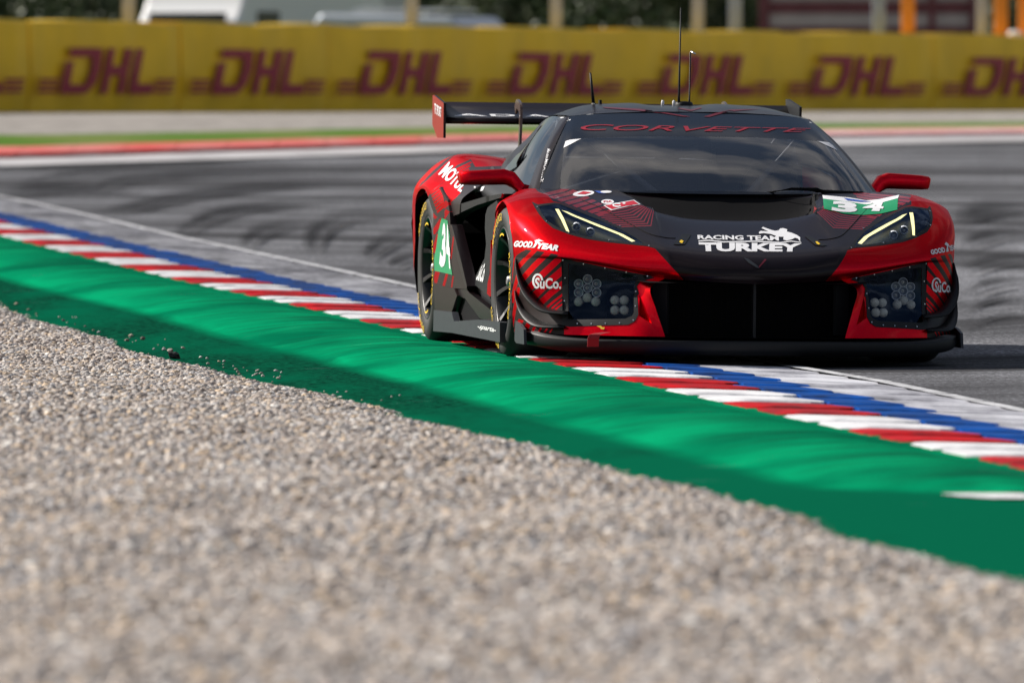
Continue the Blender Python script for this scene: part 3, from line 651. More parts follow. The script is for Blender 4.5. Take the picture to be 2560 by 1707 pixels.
def inside(p, poly):
    x, y = p; r = False; n = len(poly); j = n-1
    for i in range(n):
        (xi, yi), (xj, yj) = poly[i], poly[j]
        if (yi > y) != (yj > y) and x < (xj-xi)*(y-yi)/(yj-yi)+xi: r = not r
        j = i
    return r
def cut(bm, poly):
    """score the surface along a closed outline given in photo pixels"""
    n = len(poly)
    for i in range(n):
        p, q = poly[i], poly[(i+1) % n]
        if abs(p[0]-q[0])+abs(p[1]-q[1]) < .3: continue
        _, d1 = rayc(*p); _, d2 = rayc(*q); no = Vector(np.cross(d1, d2)).normalized()
        x0, x1 = min(p[0], q[0])-3, max(p[0], q[0])+3; y0, y1 = min(p[1], q[1])-3, max(p[1], q[1])+3
        pv = {v: c2p(v.co) for v in bm.verts}; fs = []
        for f in bm.faces:
            xs = [pv[v][0] for v in f.verts]; ys = [pv[v][1] for v in f.verts]
            if max(xs) >= x0 and min(xs) <= x1 and max(ys) >= y0 and min(ys) <= y1: fs.append(f)
        geom = list({e for f in fs for e in f.edges})+list({v for f in fs for v in f.verts})+fs
        if fs: bmesh.ops.bisect_plane(bm, geom=geom, plane_co=Vector(CAMC), plane_no=no, dist=1e-6)
def paint(bm, poly, mi, only=None):
    cut(bm, poly)
    for f in bm.faces:
        if (only is None or f.material_index in only) and inside(c2p(f.calc_center_median()), poly): f.material_index = mi
SOLID = []                                                  # surfaces that decals may lie on
def remember(bm, both=True):
    vs = [v.co.copy() for v in bm.verts]; bm.verts.index_update(); fs = [[v.index for v in f.verts] for f in bm.faces]
    SOLID.append((vs, fs))
    if both: SOLID.append(([mx(v) for v in vs], [f[::-1] for f in fs]))
def mirrored(bm):
    b2 = bm.copy()
    for v in b2.verts: v.co.x = -v.co.x
    bmesh.ops.reverse_faces(b2, faces=b2.faces[:]); return b2
def join_half(bm):
    me = bpy.data.meshes.new('t'); b2 = mirrored(bm); b2.to_mesh(me); b2.free(); bm.from_mesh(me); bpy.data.meshes.remove(me)
    bmesh.ops.remove_doubles(bm, verts=bm.verts[:], dist=2e-4); return bm
def orient(bm):
    """make faces look outward from the car's middle axis"""
    for f in bm.faces:
        c = f.calc_center_median(); 
        if f.normal.dot(Vector((c.x*1.5, (c.y-1.1)*.6, c.z-.35))) < 0: f.normal_flip()
def split_mat(bm, mis):
    b2 = bm.copy(); bmesh.ops.delete(b2, geom=[f for f in b2.faces if f.material_index not in mis], context='FACES'); return b2
def both(name, bm, mats, parent=None, smooth=True):
    """a part on the left of the picture and its mirror image"""
    parent = parent or car; b2 = mirrored(bm)
    a = bm_obj(name, bm, mats, parent, smooth); b = bm_obj(name, b2, mats, parent, smooth); return a, b

# ---- bonnet, nose and front wings: one surface, then split at the shut lines
c0 = [(0,-1.10,.368),(0,-1.118,.40),(0,-1.10,.442),(0,-1.0,.50),(0,-.80,.557),(0,-.46,.638),(0,-.42,.585),(0,-.15,.62),(0,.07,.745),(0,.16,.76)]
c1 = [(.2,-1.075,.376),(.2,-1.092,.405),(.2,-1.073,.447),(.2,-.985,.503),(.2,-.79,.56),(.2,-.45,.645),(.2,-.41,.59),(.22,-.15,.63),(.24,.09,.747),(.24,.18,.765)]
c2v = [(.35,-1.015,.384),(.35,-1.035,.417),(.35,-1.022,.46),(.35,-.955,.512),(.35,-.77,.572),(.345,-.44,.672),(.345,-.40,.61),(.375,-.15,.66),(.42,.12,.752),(.42,.22,.765)]
c2 = [(.39,-.995,.387),(.40,-1.01,.423),(.40,-.998,.465),(.41,-.935,.517),(.41,-.75,.582),(.39,-.43,.69),(.395,-.39,.695),(.42,-.15,.735),(.46,.13,.765),(.46,.24,.772)]
c3 = [(.58,-.895,.425),(.59,-.908,.447),(.60,-.875,.49),(.61,-.79,.545),(.62,-.62,.615),(.62,-.38,.69),(.625,-.30,.705),(.635,-.10,.735),(.68,.25,.765),(.70,.36,.765)]
c4 = [(.78,-.765,.462),(.785,-.772,.475),(.79,-.745,.512),(.79,-.68,.567),(.80,-.55,.645),(.81,-.36,.718),(.815,-.28,.737),(.82,-.08,.760),(.80,.3,.765),(.80,.5,.765)]
c5 = [(.87,-.69,.465),(.875,-.692,.482),(.89,-.66,.52),(.90,-.59,.58),(.905,-.47,.655),(.91,-.30,.715),(.912,-.22,.73),(.91,-.03,.745),(.88,.33,.745),(.86,.5,.745)]
c6 = [(.94,-.58,.465),(.945,-.57,.49),(.955,-.535,.535),(.965,-.49,.59),(.97,-.40,.65),(.97,-.25,.70),(.97,-.18,.712),(.965,0,.723),(.95,.36,.70),(.92,.5,.69)]
c7 = [(.985,-.43,.465),(.988,-.425,.50),(.99,-.415,.545),(.995,-.395,.59),(.995,-.345,.64),(.993,-.23,.688),(.99,-.16,.70),(.985,0,.709),(.975,.30,.655),(.95,.42,.60)]
c8 = [(x-.06,y+(.02 if y < 0 else 0),z-.004) for x, y, z in c7]
net = np.transpose(np.array([c0,c1,c2v,c2,c3,c4,c5,c6,c7,c7,c8]), (1,0,2))
front = loft_bm(net, 6, 6); bmesh.ops.recalc_face_normals(front, faces=front.faces[:]); orient(front)
remember(front)
HL = [C(*p) for p in ((50,235),(130,270),(345,245),(430,255),(620,330),(850,415),(1200,555),(1500,740),(1665,845),(1560,815),(1060,765),(760,720),(540,660),(330,580),(220,490),(140,390),(90,310))]
HLI = [C(*p) for p in ((140,300),(180,290),(345,268),(430,275),(620,350),(850,440),(1200,590),(1420,715),(1510,785),(1330,765),(1060,735),(760,690),(560,640),(380,565),(250,480),(180,390),(155,330))]
BLK = [(1915,720),(1800,712),(1712,702),C(1660,842),C(1200,557),C(850,413),C(620,325),C(430,250),C(330,228),C(260,150),C(130,100),C(60,20),(1600,440),(1915,440)]
VENT = [(1630,519),(1690,530),(1756,539),(1800,545),(1857,553),(1915,553),(1915,478),(1700,479),(1567,479),(1600,497)]
# materials on this surface: 0 red, 1 black, 2 duct
paint(front, BLK, 1)
for f in front.faces:
    c = f.calc_center_median()
    if abs(c.x) < .30 and c.y < -.9: f.material_index = 1 if abs(c.x) < .30-.0*c.z else 0
paint(front, [(1638,622),(1712,703),(1960,730),(1960,560)], 1)
for f in front.faces:
    c = f.calc_center_median()
    if -.44 < c.y < .07 and abs(c.x) < .36+.10*smooth01((c.y+.4)/.5): f.material_index = 2
cut(front, HL)
for f in [f for f in front.faces if inside(c2p(f.calc_center_median()), HL)]: f.material_index = 3
# red bands over the black top of the wing
for k in range(8):
    x, y = 175+100*k, 128+38*k; wv = 1-.05*k
    paint(front, [C(x,y), C(x+230*wv,y-52), C(x+330*wv,y-98*wv), C(x+400*wv,y-72*wv), C(x+300*wv,y-26), C(x+62,y+30)], 4, only=(1,))
for k in range(9):
    y = 345+24*k; x = 820+45*k
    cl = [(x,y+18),(x+220,y+8),(x+420,y-30+4*k),(1460+22*k,262+10*k)]
    paint(front, [C(a,b_) for a, b_ in cl]+[C(a+10,b_+11) for a, b_ in cl[::-1]], 4, only=(1,))
# the striped corner reaches up on to the wing
BANDS_ = [((1660,130),(1420,380),58),((1830,165),(1470,540),75),((2010,215),(1530,690),85),((2080,340),(1590,790),95)]
paint(front, [B(1385,262),B(1420,200),B(1480,160),B(1545,125),B(1800,160),B(2000,205),B(2060,235),B(2060,330),B(1385,330)], 5, only=(0,))
for (p, q, wd) in BANDS_:
    dx, dy = q[0]-p[0], q[1]-p[1]; l = math.hypot(dx, dy); nx_, ny_ = -dy/l*wd/2, dx/l*wd/2
    paint(front, [B(p[0]+nx_-dx*.1,p[1]+ny_-dy*.1),B(q[0]+nx_,q[1]+ny_),B(q[0]-nx_,q[1]-ny_),B(p[0]-nx_-dx*.1,p[1]-ny_-dy*.1)], 0, only=(5,))
def is_wing(f):
    c = f.calc_center_median(); ax = abs(c.x)
    return ax > .60+.05*smooth01((c.y+.3)/.4) and c.y > -.62 or (ax > .70 and c.y > -.74)
hood = front.copy(); bmesh.ops.delete(hood, geom=[f for f in hood.faces if is_wing(f) or f.material_index == 3 or (f.calc_center_median().y < -.93+.9*max(0,abs(f.calc_center_median().x)-.35))], context='FACES')
nose = front.copy(); bmesh.ops.delete(nose, geom=[f for f in nose.faces if is_wing(f) or f.material_index == 3 or not (f.calc_center_median().y < -.93+.9*max(0,abs(f.calc_center_median().x)-.35))], context='FACES')
wing_ = front.copy(); bmesh.ops.delete(wing_, geom=[f for f in wing_.faces if not is_wing(f) or f.material_index == 3], context='FACES')
front.free()
fm_ = [m_pred, m_pblk, m_void, m_void, m_rdim, m_dstripe]
o_hood = bm_obj('bonnet', join_half(hood), fm_, car, True)
o_nose = bm_obj('nose', join_half(nose), fm_, car, True)
fl, fr = both('front_wing_panel', wing_, fm_)

# ---- front bumper face
bn = [[(.391,-.995,.389),(.457,-1.012,.345),(.437,-1.036,.26),(.412,-1.056,.18),(.398,-1.07,.135)],
      [(.49,-.94,.407),(.508,-.935,.352),(.505,-.98,.26),(.495,-1.02,.18),(.495,-1.04,.135)],
      [(.58,-.893,.427),(.62,-.87,.35),(.62,-.90,.26),(.61,-.945,.18),(.61,-.965,.135)],
      [(.68,-.83,.446),(.71,-.81,.35),(.71,-.83,.26),(.71,-.875,.18),(.71,-.89,.135)],
      [(.78,-.763,.464),(.81,-.745,.36),(.81,-.755,.26),(.81,-.79,.18),(.81,-.80,.135)],
      [(.87,-.69,.467),(.895,-.665,.36),(.895,-.66,.26),(.895,-.68,.18),(.895,-.69,.135)],
      [(.94,-.58,.467),(.955,-.56,.36),(.955,-.555,.26),(.95,-.57,.18),(.95,-.57,.135)],
      [(.985,-.43,.467),(.992,-.43,.36),(.99,-.43,.26),(.985,-.43,.18),(.98,-.43,.135)]]
bn += [bn[-1], [(x-.06,y+.02,z) for x, y, z in bn[-1]]]
bump = loft_bm(np.transpose(np.array(bn), (1,0,2)), 8, 6); orient(bump); remember(bump)
BOX = [D(*p) for p in ((228,128),(520,190),(800,250),(1100,310),(1400,365),(1440,390),(1260,440),(1215,500),(1240,600),(1220,620),(1235,870),(1190,960),(1100,1005),(700,1015),(330,1030),(240,1012),(240,600))]
BOXI = [D(*p) for p in ((320,205),(520,238),(800,290),(1100,340),(1225,362),(1240,372),(1200,440),(1180,510),(1178,600),(1176,640),(1176,840),(1150,890),(1060,925),(700,932),(400,936),(320,930),(320,600))]
PAN = [B(1395,245),B(1420,200),B(1480,160),B(1545,125),B(1800,160),B(2000,205),B(2040,225),B(2040,1290),B(1340,1290),B(1340,700)]
paint(bump, PAN, 1); 
for (p, q, wd) in (((1660,130),(1420,380),58),((1830,165),(1470,540),75),((2010,215),(1530,690),85),((2040,380),(1590,790),95),((2040,560),(1690,860),80),((2040,700),(1790,900),30),((2040,760),(1850,920),22),((2040,820),(1900,930),20),
                   ((1440,440),(1360,820),45),((1450,620),(1350,1180),40),((1480,1040),(1420,1200),70),((1580,1090),(1530,1210),60),((1680,1100),(1620,1210),30),((1760,1120),(1700,1215),24),((1840,1130),(1780,1215),22),((1900,1140),(1850,1215),16)):
    dx, dy = q[0]-p[0], q[1]-p[1]; l = math.hypot(dx, dy); nx_, ny_ = -dy/l*wd/2, dx/l*wd/2
    mid = ((p[0]+q[0])/2+nx_*.25, (p[1]+q[1])/2+ny_*.25)
    paint(bump, [B(p[0]+nx_,p[1]+ny_),B(mid[0]+nx_,mid[1]+ny_),B(q[0]+nx_,q[1]+ny_),B(q[0]-nx_,q[1]-ny_),B(mid[0]-nx_,mid[1]-ny_),B(p[0]-nx_,p[1]-ny_)], 2, only=(1,))
TRI = [D(1248,608),D(1300,720),D(1355,850),D(1408,985),D(1320,935),D(1242,885),D(1244,740)]
tri_p = []
cut(bump, TRI)
for f in bump.faces:
    if inside(c2p(f.calc_center_median()), TRI): f.material_index = 5
cut(bump, BOXI); bmesh.ops.delete(bump, geom=[f for f in bump.faces if inside(c2p(f.calc_center_median()), BOXI)], context='FACES')
bmesh.ops.delete(bump, geom=[f for f in bump.faces if f.material_index == 5], context='FACES')
both('front_bumper', bump, [m_pred, m_dstripe, m_pred])

# ---- greenhouse
wsb = [(0,.05,.752),(.25,.07,.754),(.5,.15,.758),(.675,.27,.762),(.765,.41,.757)]
wst = [(0,.93,1.117),(.25,.94,1.113),(.42,.96,1.105),(.51,.975,1.097),(.549,.99,1.092)]
rows = []
for t in (0,.25,.5,.75,1):
    rows.append([tuple(np.array(a_)*(1-t)+np.array(b_)*t+np.array((0,-.05,.035))*4*t*(1-t)*.55) for a_, b_ in zip(wsb, wst)])
ws = loft_bm(rows, 6, 6); orient(ws); remember(ws)
GLS = [G(1780,1310),G(1785,1180),G(1830,785),G(1880,720),G(2050,660),(1440,347),(1612,341),(1870,343),(1915,344),(1915,478),(1700,478),(1500,477),G(1850,1340)]
paint(ws, GLS, 1)
frit = split_mat(ws, (0,)); gl_ = split_mat(ws, (1,)); ws.free()
for f in gl_.faces: f.material_index = 0
bm_obj('windscreen', join_half(gl_), m_glass, car, True)
bm_obj('windscreen_band', join_half(frit), m_band, car, True)
rf = [[(0,.93,1.119),(.12,.932,1.119),(.19,.936,1.118),(.29,.942,1.114),(.42,.962,1.107),(.549,.992,1.094)],
      [(0,1.15,1.137),(.12,1.15,1.138),(.19,1.15,1.143),(.29,1.15,1.138),(.42,1.15,1.128),(.558,1.17,1.098)],
      [(0,1.5,1.147),(.12,1.5,1.148),(.19,1.5,1.157),(.29,1.5,1.153),(.42,1.5,1.142),(.565,1.5,1.095)],
      [(0,1.85,1.128),(.12,1.85,1.13),(.19,1.85,1.135),(.29,1.85,1.13),(.42,1.85,1.115),(.57,1.85,1.055)],
      [(0,2.4,1.02),(.12,2.4,1.02),(.19,2.4,1.02),(.29,2.4,1.015),(.42,2.4,1.0),(.57,2.4,.95)],
      [(0,3.0,.93),(.12,3.0,.93),(.19,3.0,.93),(.29,3.0,.93),(.42,3.0,.925),(.57,3.0,.90)],
      [(0,3.42,.90),(.12,3.42,.90),(.19,3.42,.90),(.29,3.42,.90),(.42,3.42,.895),(.57,3.42,.88)]]
roof = loft_bm(rf, 6, 5); orient(roof); remember(roof)
bm_obj('roof', join_half(roof), m_pblk, car, True)
# a-pillar, side window, sail panel
ap = [[(.765,.41,.757),(.785,.44,.756),(.80,.52,.755)], [(.70,.60,.88),(.722,.63,.878),(.735,.70,.872)], [(.625,.79,.995),(.648,.82,.992),(.66,.89,.985)], [(.549,.99,1.093),(.562,1.01,1.09),(.575,1.08,1.083)]]
apb = loft_bm(ap, 6, 4); orient(apb); remember(apb); both('a_pillar', apb, m_pblk)
sw = [[(.80,.52,.755),(.815,.9,.765),(.80,1.3,.79),(.775,1.62,.83)], [(.735,.70,.872),(.75,.95,.88),(.74,1.3,.89),(.72,1.60,.90)], [(.66,.89,.985),(.675,1.05,.99),(.67,1.3,.995),(.65,1.56,.985)], [(.575,1.08,1.083),(.58,1.15,1.09),(.585,1.32,1.092),(.59,1.5,1.078)]]
swb = loft_bm(sw, 5, 5); orient(swb); remember(swb); both('side_window', swb, m_sglass)
sp = [[(.775,1.62,.83),(.74,1.9,.86),(.66,2.4,.88),(.58,3.0,.895)], [(.72,1.60,.90),(.70,1.85,.92),(.64,2.35,.91),(.57,3.0,.899)], [(.65,1.56,.985),(.64,1.75,.99),(.60,2.3,.945),(.568,3.0,.902)], [(.568,1.5,1.092),(.571,1.85,1.053),(.571,2.4,.948),(.57,3.0,.898)]]
spb = loft_bm(sp, 5, 6); orient(spb); remember(spb); both('sail_panel', spb, m_pblk)

# ---- rear wing panels (haunches)
hn = [[(.76,1.62,.83),(.82,1.62,.80),(.88,1.63,.765),(.93,1.64,.73),(.955,1.66,.70),(.96,1.68,.64)],
      [(.72,1.9,.865),(.80,1.92,.85),(.88,1.93,.80),(.94,1.95,.755),(.975,1.97,.71),(.98,1.97,.62)],
      [(.64,2.25,.885),(.76,2.25,.895),(.85,2.25,.865),(.94,2.25,.79),(.995,2.25,.735),(1.005,2.24,.63)],
      [(.57,2.6,.882),(.74,2.6,.908),(.85,2.6,.903),(.94,2.6,.833),(1.005,2.55,.775),(1.015,2.54,.745)],
      [(.57,2.95,.89),(.74,2.95,.905),(.85,2.95,.895),(.94,2.95,.83),(1.005,2.9,.755),(1.015,2.88,.70)],
      [(.57,3.42,.88),(.72,3.42,.88),(.83,3.42,.865),(.91,3.42,.80),(.965,3.40,.71),(.975,3.22,.50)],
      [(.57,3.46,.80),(.72,3.46,.80),(.83,3.46,.78),(.90,3.46,.72),(.955,3.44,.62),(.97,3.30,.35)]]
hb = loft_bm(hn, 6, 5); orient(hb); remember(hb)
HR = [A(210,540),A(560,230),A(660,150),A(760,160),A(860,280),A(890,310),A(900,560),A(1120,560),A(900,720),A(700,790),A(520,720),A(500,800),A(330,1000),A(290,760)]
paint(hb, [A(60,640),A(240,480),A(660,100),A(1500,100),A(1500,280),A(880,300),A(820,200),A(640,280),A(430,480),A(250,700),A(130,800)], 1)
for k in range(9):
    x0, y0 = 262+14*k, 560+40*k; 
    paint(hb, [A(x0,y0),A(x0+260-8*k,y0-190),A(x0+560-30*k,y0-330+6*k),A(x0+575-30*k,y0-312+6*k),A(x0+285-6*k,y0-160),A(x0+10,y0+26)], 1, only=(0,))
for f in hb.faces: f.material_index = 2 if (f.material_index == 0 and f.calc_center_median().y > 2.75) else f.material_index
both('rear_wing_panel', hb, [m_dstripe, m_pred, m_pred])

# ---- flank plates: flat or gently curved panels between the wheels, outline measured on the visible flank
def plate(name, poly, xpl, th, m, tilt=0., paints=(), mats=None, bev=.004):
    """poly in photo pixels on the plane x = -xpl of the car; thickness th towards the car's middle"""
    pts = [p2c(p, 0, -(xpl)) for p in poly]
    bm = bmesh.new(); f = bm.faces.new([bm.verts.new(p) for p in pts]); bm.normal_update(); bmesh.ops.triangulate(bm, faces=[f])
    for y in np.arange(-.2,2.6,.12): bmesh.ops.bisect_plane(bm, geom=bm.verts[:]+bm.edges[:]+bm.faces[:], plane_co=(0,y,0), plane_no=(0,1,0))
    for z in np.arange(.05,.8,.1): bmesh.ops.bisect_plane(bm, geom=bm.verts[:]+bm.edges[:]+bm.faces[:], plane_co=(0,0,z), plane_no=(0,0,1))
    for poly2, mi in paints: paint(bm, poly2, mi)
    for v in bm.verts: v.co.x += tilt*(v.co.z-.35)
    for f in bm.faces:
        if f.normal.x > 0: f.normal_flip()
    remember(bm, False)
    r = bmesh.ops.extrude_face_region(bm, geom=bm.faces[:])
    for g_ in r['geom']:
        if isinstance(g_, bmesh.types.BMVert): g_.co.x += th
    bmesh.ops.recalc_face_normals(bm, faces=bm.faces[:])
    return both(name, bm, mats or m, car, False)
Pq = [A(330,690),A(420,560),A(520,730),A(545,900),A(552,1050),A(620,1300),B(640,240),B(730,560),B(765,640),B(600,632),B(345,570),B(330,400)]
stripes = []
for p, q, wd in (((520,760),(330,960),70),((520,870),(325,1170),60),((400,1180),(330,1420),50),((600,1180),(560,1500),18)):
    dx, dy = q[0]-p[0], q[1]-p[1]; l = math.hypot(dx,dy); nx_, ny_ = -dy/l*wd/2, dx/l*wd/2
    stripes.append(([A(p[0]+nx_,p[1]+ny_),A(q[0]+nx_,q[1]+ny_),A(q[0]-nx_,q[1]-ny_),A(p[0]-nx_,p[1]-ny_)], 1))
for p, q, wd in (((390,400),(350,560),60),((510,440),(465,600),34),((590,470),(570,620),18)):
    dx, dy = q[0]-p[0], q[1]-p[1]; l = math.hypot(dx,dy); nx_, ny_ = -dy/l*wd/2, dx/l*wd/2
    stripes.append(([B(p[0]+nx_,p[1]+ny_),B(q[0]+nx_,q[1]+ny_),B(q[0]-nx_,q[1]-ny_),B(p[0]-nx_,p[1]-ny_)], 1))
plate('rear_quarter_panel', Pq, .985, .03, None, 0, stripes, [m_dstripe, m_pred])
plate('intake_lip', [A(548,1050),A(575,1060),A(660,1400),B(690,260),B(770,600),B(765,640),B(730,560),B(640,240),A(620,1300)], .992, .05, m_pblk)
plate('lower_quarter_panel', [B(340,572),B(600,634),B(640,725),B(570,940),B(345,915)], .99, .03, m_dstripe)
plate('skirt_rear_panel', [B(335,915),B(570,940),B(600,1062),B(572,1212),B(328,1190)], 1.0, .03, m_skirt)
plate('side_skirt', [B(598,1062),B(920,1040),B(1200,1075),B(1200,1335),B(572,1212)], 1.005, .05, m_skirt)
plate('skirt_vent', [B(640,725),B(740,765),B(945,1025),B(905,1050),B(600,1060),B(572,945)], .955, .02, m_void)
plate('sill_ramp', [B(610,640),B(765,640),B(800,690),B(1170,985),B(1190,1080),B(945,1030),B(745,765),B(640,720)], .975, .03, m_pblk)
plate('sill_ledge', [B(770,620),B(880,590),B(1060,745),B(1170,900),B(1170,985),B(960,860)], .93, .03, m_satin)
plate('barge_board', [A(1010,930),A(1040,830),A(1160,740),A(1180,800),A(1120,1100),A(1085,1500),B(1040,700),B(1080,760),B(880,590),B(885,470),B(1000,240),A(1020,1310),A(1005,1100)], .955, .02, m_satin)
plate('wing_trailing_edge', [A(1170,850),A(1200,780),A(1150,1000),A(1130,1300),B(1130,0),B(1110,700),B(1072,742),B(1030,700),B(1040,560),B(1070,440),B(1080,0),A(1085,1500),A(1120,1100)], .972, .03, m_pred)
# fin and blade over the side intake
plate('intake_fin', [A(528,760),A(545,700),A(600,705),A(700,780),A(1000,690),A(1225,650),A(1215,700),A(900,800),A(700,890),A(620,960),A(560,1055)], .955, .05, m_satin)
# door skin behind the intake, dark
dn = [[(.80,.48,.755),(.82,.9,.765),(.81,1.3,.79),(.79,1.66,.83),(.78,1.9,.86)], [(.86,.48,.70),(.87,.9,.71),(.87,1.3,.73),(.87,1.66,.75),(.88,1.9,.76)], [(.88,.48,.64),(.87,.9,.63),(.84,1.3,.64),(.80,1.66,.65),(.78,1.9,.65)],
      [(.80,.48,.45),(.78,.9,.45),(.74,1.3,.45),(.68,1.66,.45),(.64,1.9,.45)], [(.86,.48,.25),(.84,.9,.25),(.80,1.3,.25),(.74,1.66,.25),(.70,1.9,.25)], [(.92,.48,.10),(.92,.9,.10),(.92,1.3,.10),(.92,1.66,.10),(.92,1.9,.10)]]
dbm = loft_bm(dn, 4, 4); orient(dbm)
for f in dbm.faces:
    if f.calc_center_median().z < .62: f.material_index = 1
remember(dbm); both('door', dbm, [m_satin, m_void])

# ---- core, floor, tail
bm = bmesh.new()
for c_, s_ in (((0,.02,.33),(1.1,1.5,.40)), ((0,1.45,.36),(1.3,1.4,.50)), ((0,2.85,.45),(1.2,1.1,.62)), ((0,1.3,.62),(1.4,1.5,.18))): box_bm(bm, c_, s_)
bm_obj('chassis', bm, m_void, car)
bm = bmesh.new(); box_bm(bm, (0,1.25,.095), (1.80,3.9,.03)); bm_obj('floor', bm, m_carb, car)
tl = [[(0,3.42,.90),(.4,3.42,.895),(.57,3.42,.88)], [(0,3.48,.72),(.5,3.48,.72),(.93,3.44,.70)], [(0,3.50,.45),(.5,3.50,.45),(.96,3.40,.45)], [(0,3.44,.25),(.5,3.44,.25),(.95,3.34,.25)]]
tb = loft_bm(tl, 4, 4); bm_obj('rear_bumper', join_half(tb), m_pblk, car, True)
bm = bmesh.new()
for x in (-.5,-.25,0,.25,.5): box_bm(bm, (x,3.3,.17), (.012,.6,.14))
box_bm(bm, (0,3.3,.25), (1.3,.6,.012)); bm_obj('diffuser', bm, m_carb, car)

# ---- grille
bm = bmesh.new()
def quad(a_, b_, c_, d_): bm.faces.new([bm.verts.new(v) for v in (a_, b_, c_, d_)])
quad((-.62,-.80,.12),(.62,-.80,.12),(.62,-.80,.40),(-.62,-.80,.40)); quad((-.47,-1.05,.37),(.47,-1.05,.37),(.6,-.8,.39),(-.6,-.8,.39)); quad((-.47,-1.06,.13),(.47,-1.06,.13),(.6,-.8,.13),(-.6,-.8,.13))
for s in (-1,1): quad((s*.47,-.96,.12),(s*.62,-.80,.12),(s*.62,-.80,.42),(s*.47,-.96,.40))
bm_obj('grille_duct', bm, m_void, car)
bm = bmesh.new()
for x in np.arange(-.36,.361,.024): box_bm(bm, (x,-.88,.25), (.003,.004,.22))
for z in np.arange(.15,.36,.02): box_bm(bm, (0,-.878,z), (.74,.003,.002))
bm_obj('grille_mesh', bm, mat('grille_wire', (.004,.004,.0045), .8, spec=.05), car)
bm = bmesh.new(); box_bm(bm, (0,-1.02,.25), (.012,.05,.235)); bm_obj('grille_divider', bm, m_carb, car)
for s in (-1,1):
    bm = bmesh.new(); box_bm(bm, (s*.40,-.93,.255), (.07,.02,.22), Matrix.Rotation(s*.5,3,'Z')); bm_obj('grille_side_vane', bm, m_satin, car)

# ---- splitter
out = [(0,-1.17),(.2,-1.165),(.4,-1.135),(.6,-1.06),(.78,-.95),(.90,-.83),(.955,-.70),(.97,-.58),(.97,-.43)]
prof = [(-.0,.118),(.0,.110),(.006,.085),(-.012,.062),(-.05,.055),(-.35,.055)]   # offset outward, height
vs = []; fs = []
full = [(-x,y) for x, y in out[:0:-1]]+out
full = catm(np.array([(x,y,0) for x,y in full]), 4)[:, :2]
nrm = []
for i in range(len(full)):
    t = full[min(i+1,len(full)-1)]-full[max(i-1,0)]; nv = np.array([t[1],-t[0]]); nv /= np.linalg.norm(nv); nrm.append(nv)
pr2 = [(-.35,.120)]+prof
for p, nv in zip(full, nrm):
    rise = .028*smooth01((p[1]+1.0)/.35)
    for o, z in pr2: q = p+nv*o; vs.append((q[0], min(q[1], -.38) if o < -.2 else q[1], z+rise))
n = len(pr2)
fs = [(i*n+j, (i+1)*n+j, (i+1)*n+j+1, i*n+j+1) for i in range(len(full)-1) for j in range(n-1)]
mesh_obj('splitter', vs, fs, m_carb, car, True); SOLID.append(([Vector(v) for v in vs], fs))
for s in (-1,1):
    bm = bmesh.new(); f = bm.faces.new([bm.verts.new((s*.966,y,z)) for y, z in ((-.76,.09),(-.50,.09),(-.44,.10),(-.44,.19),(-.62,.175),(-.74,.155))])
    r = bmesh.ops.extrude_face_region(bm, geom=[f]); bmesh.ops.translate(bm, vec=(s*.012,0,0), verts=[g_ for g_ in r['geom'] if isinstance(g_, bmesh.types.BMVert)])
    bmesh.ops.recalc_face_normals(bm, faces=bm.faces[:]); bm_obj('splitter_end_plate', bm, m_skirt, car)

# ---- decals laid on the bodywork
verts_all, faces_all = [], []
for vs, fs in SOLID:
    o = len(verts_all); verts_all += vs; faces_all += [[i+o for i in f] for f in fs]
BVH = BVHTree.FromPolygons([tuple(v) for v in verts_all], faces_all)
def hit(px, py):
    o, d = rayc(px, py); d = Vector(d).normalized()
    loc, no, _, _ = BVH.ray_cast(Vector(o), d)
    if loc is None: return None, None
    if no.dot(d) > 0: no = -no
    return loc, no
def lay(bm, mapf, off, step=7.0, push=None):
    """bm in flat 2-D; mapf gives photo pixels; result lies on the body"""
    for v in bm.verts: p = mapf(v.co.x, v.co.y); v.co = Vector((p[0], p[1], 0))
    if not bm.verts: return bm
    xs = [v.co.x for v in bm.verts]; ys = [v.co.y for v in bm.verts]
    for x in np.arange(min(xs)+step/2, max(xs), step): bmesh.ops.bisect_plane(bm, geom=bm.verts[:]+bm.edges[:]+bm.faces[:], plane_co=(x,0,0), plane_no=(1,0,0))
    for y in np.arange(min(ys)+step/2, max(ys), step): bmesh.ops.bisect_plane(bm, geom=bm.verts[:]+bm.edges[:]+bm.faces[:], plane_co=(0,y,0), plane_no=(0,1,0))
    bad = []
    for v in bm.verts:
        loc, no = hit(v.co.x, v.co.y)
        if loc is None: bad.append(v); continue
        v.co = loc+no*off
        if push is not None: v.co = v.co+Vector(push)
    bmesh.ops.delete(bm, geom=bad, context='VERTS')
    bm.normal_update()
    for f in bm.faces:
        if f.normal.dot(f.calc_center_median()-Vector(CAMC)) > 0: f.normal_flip()
    return bm
def facet_recess():
    P = [hit(*p)[0] for p in TRI]; deep = hit(*D(1310,880))[0]+Vector((-.012,.05,0)); d2 = hit(*D(1262,700))[0]+Vector((-.004,.02,0)); bm = bmesh.new()
    V = [bm.verts.new(p) for p in P]; W = bm.verts.new(deep); U = bm.verts.new(d2)
    for q in ((0,1,U),(1,2,W,U),(2,3,W),(3,4,W),(4,5,W),(5,6,U,W),(6,0,U)): bm.faces.new([V[i] if isinstance(i, int) else i for i in q])
    bmesh.ops.recalc_face_normals(bm, faces=bm.faces[:])
    for f in bm.faces:
        if f.normal.y > 0: f.normal_flip()
    both('bumper_recess', bm, m_pred, None, False)
facet_recess()
def flat(poly):
    bm = bmesh.new(); f = bm.faces.new([bm.verts.new((x,y,0)) for x, y in poly]); bm.normal_update(); bmesh.ops.triangulate(bm, faces=[f]); return bm
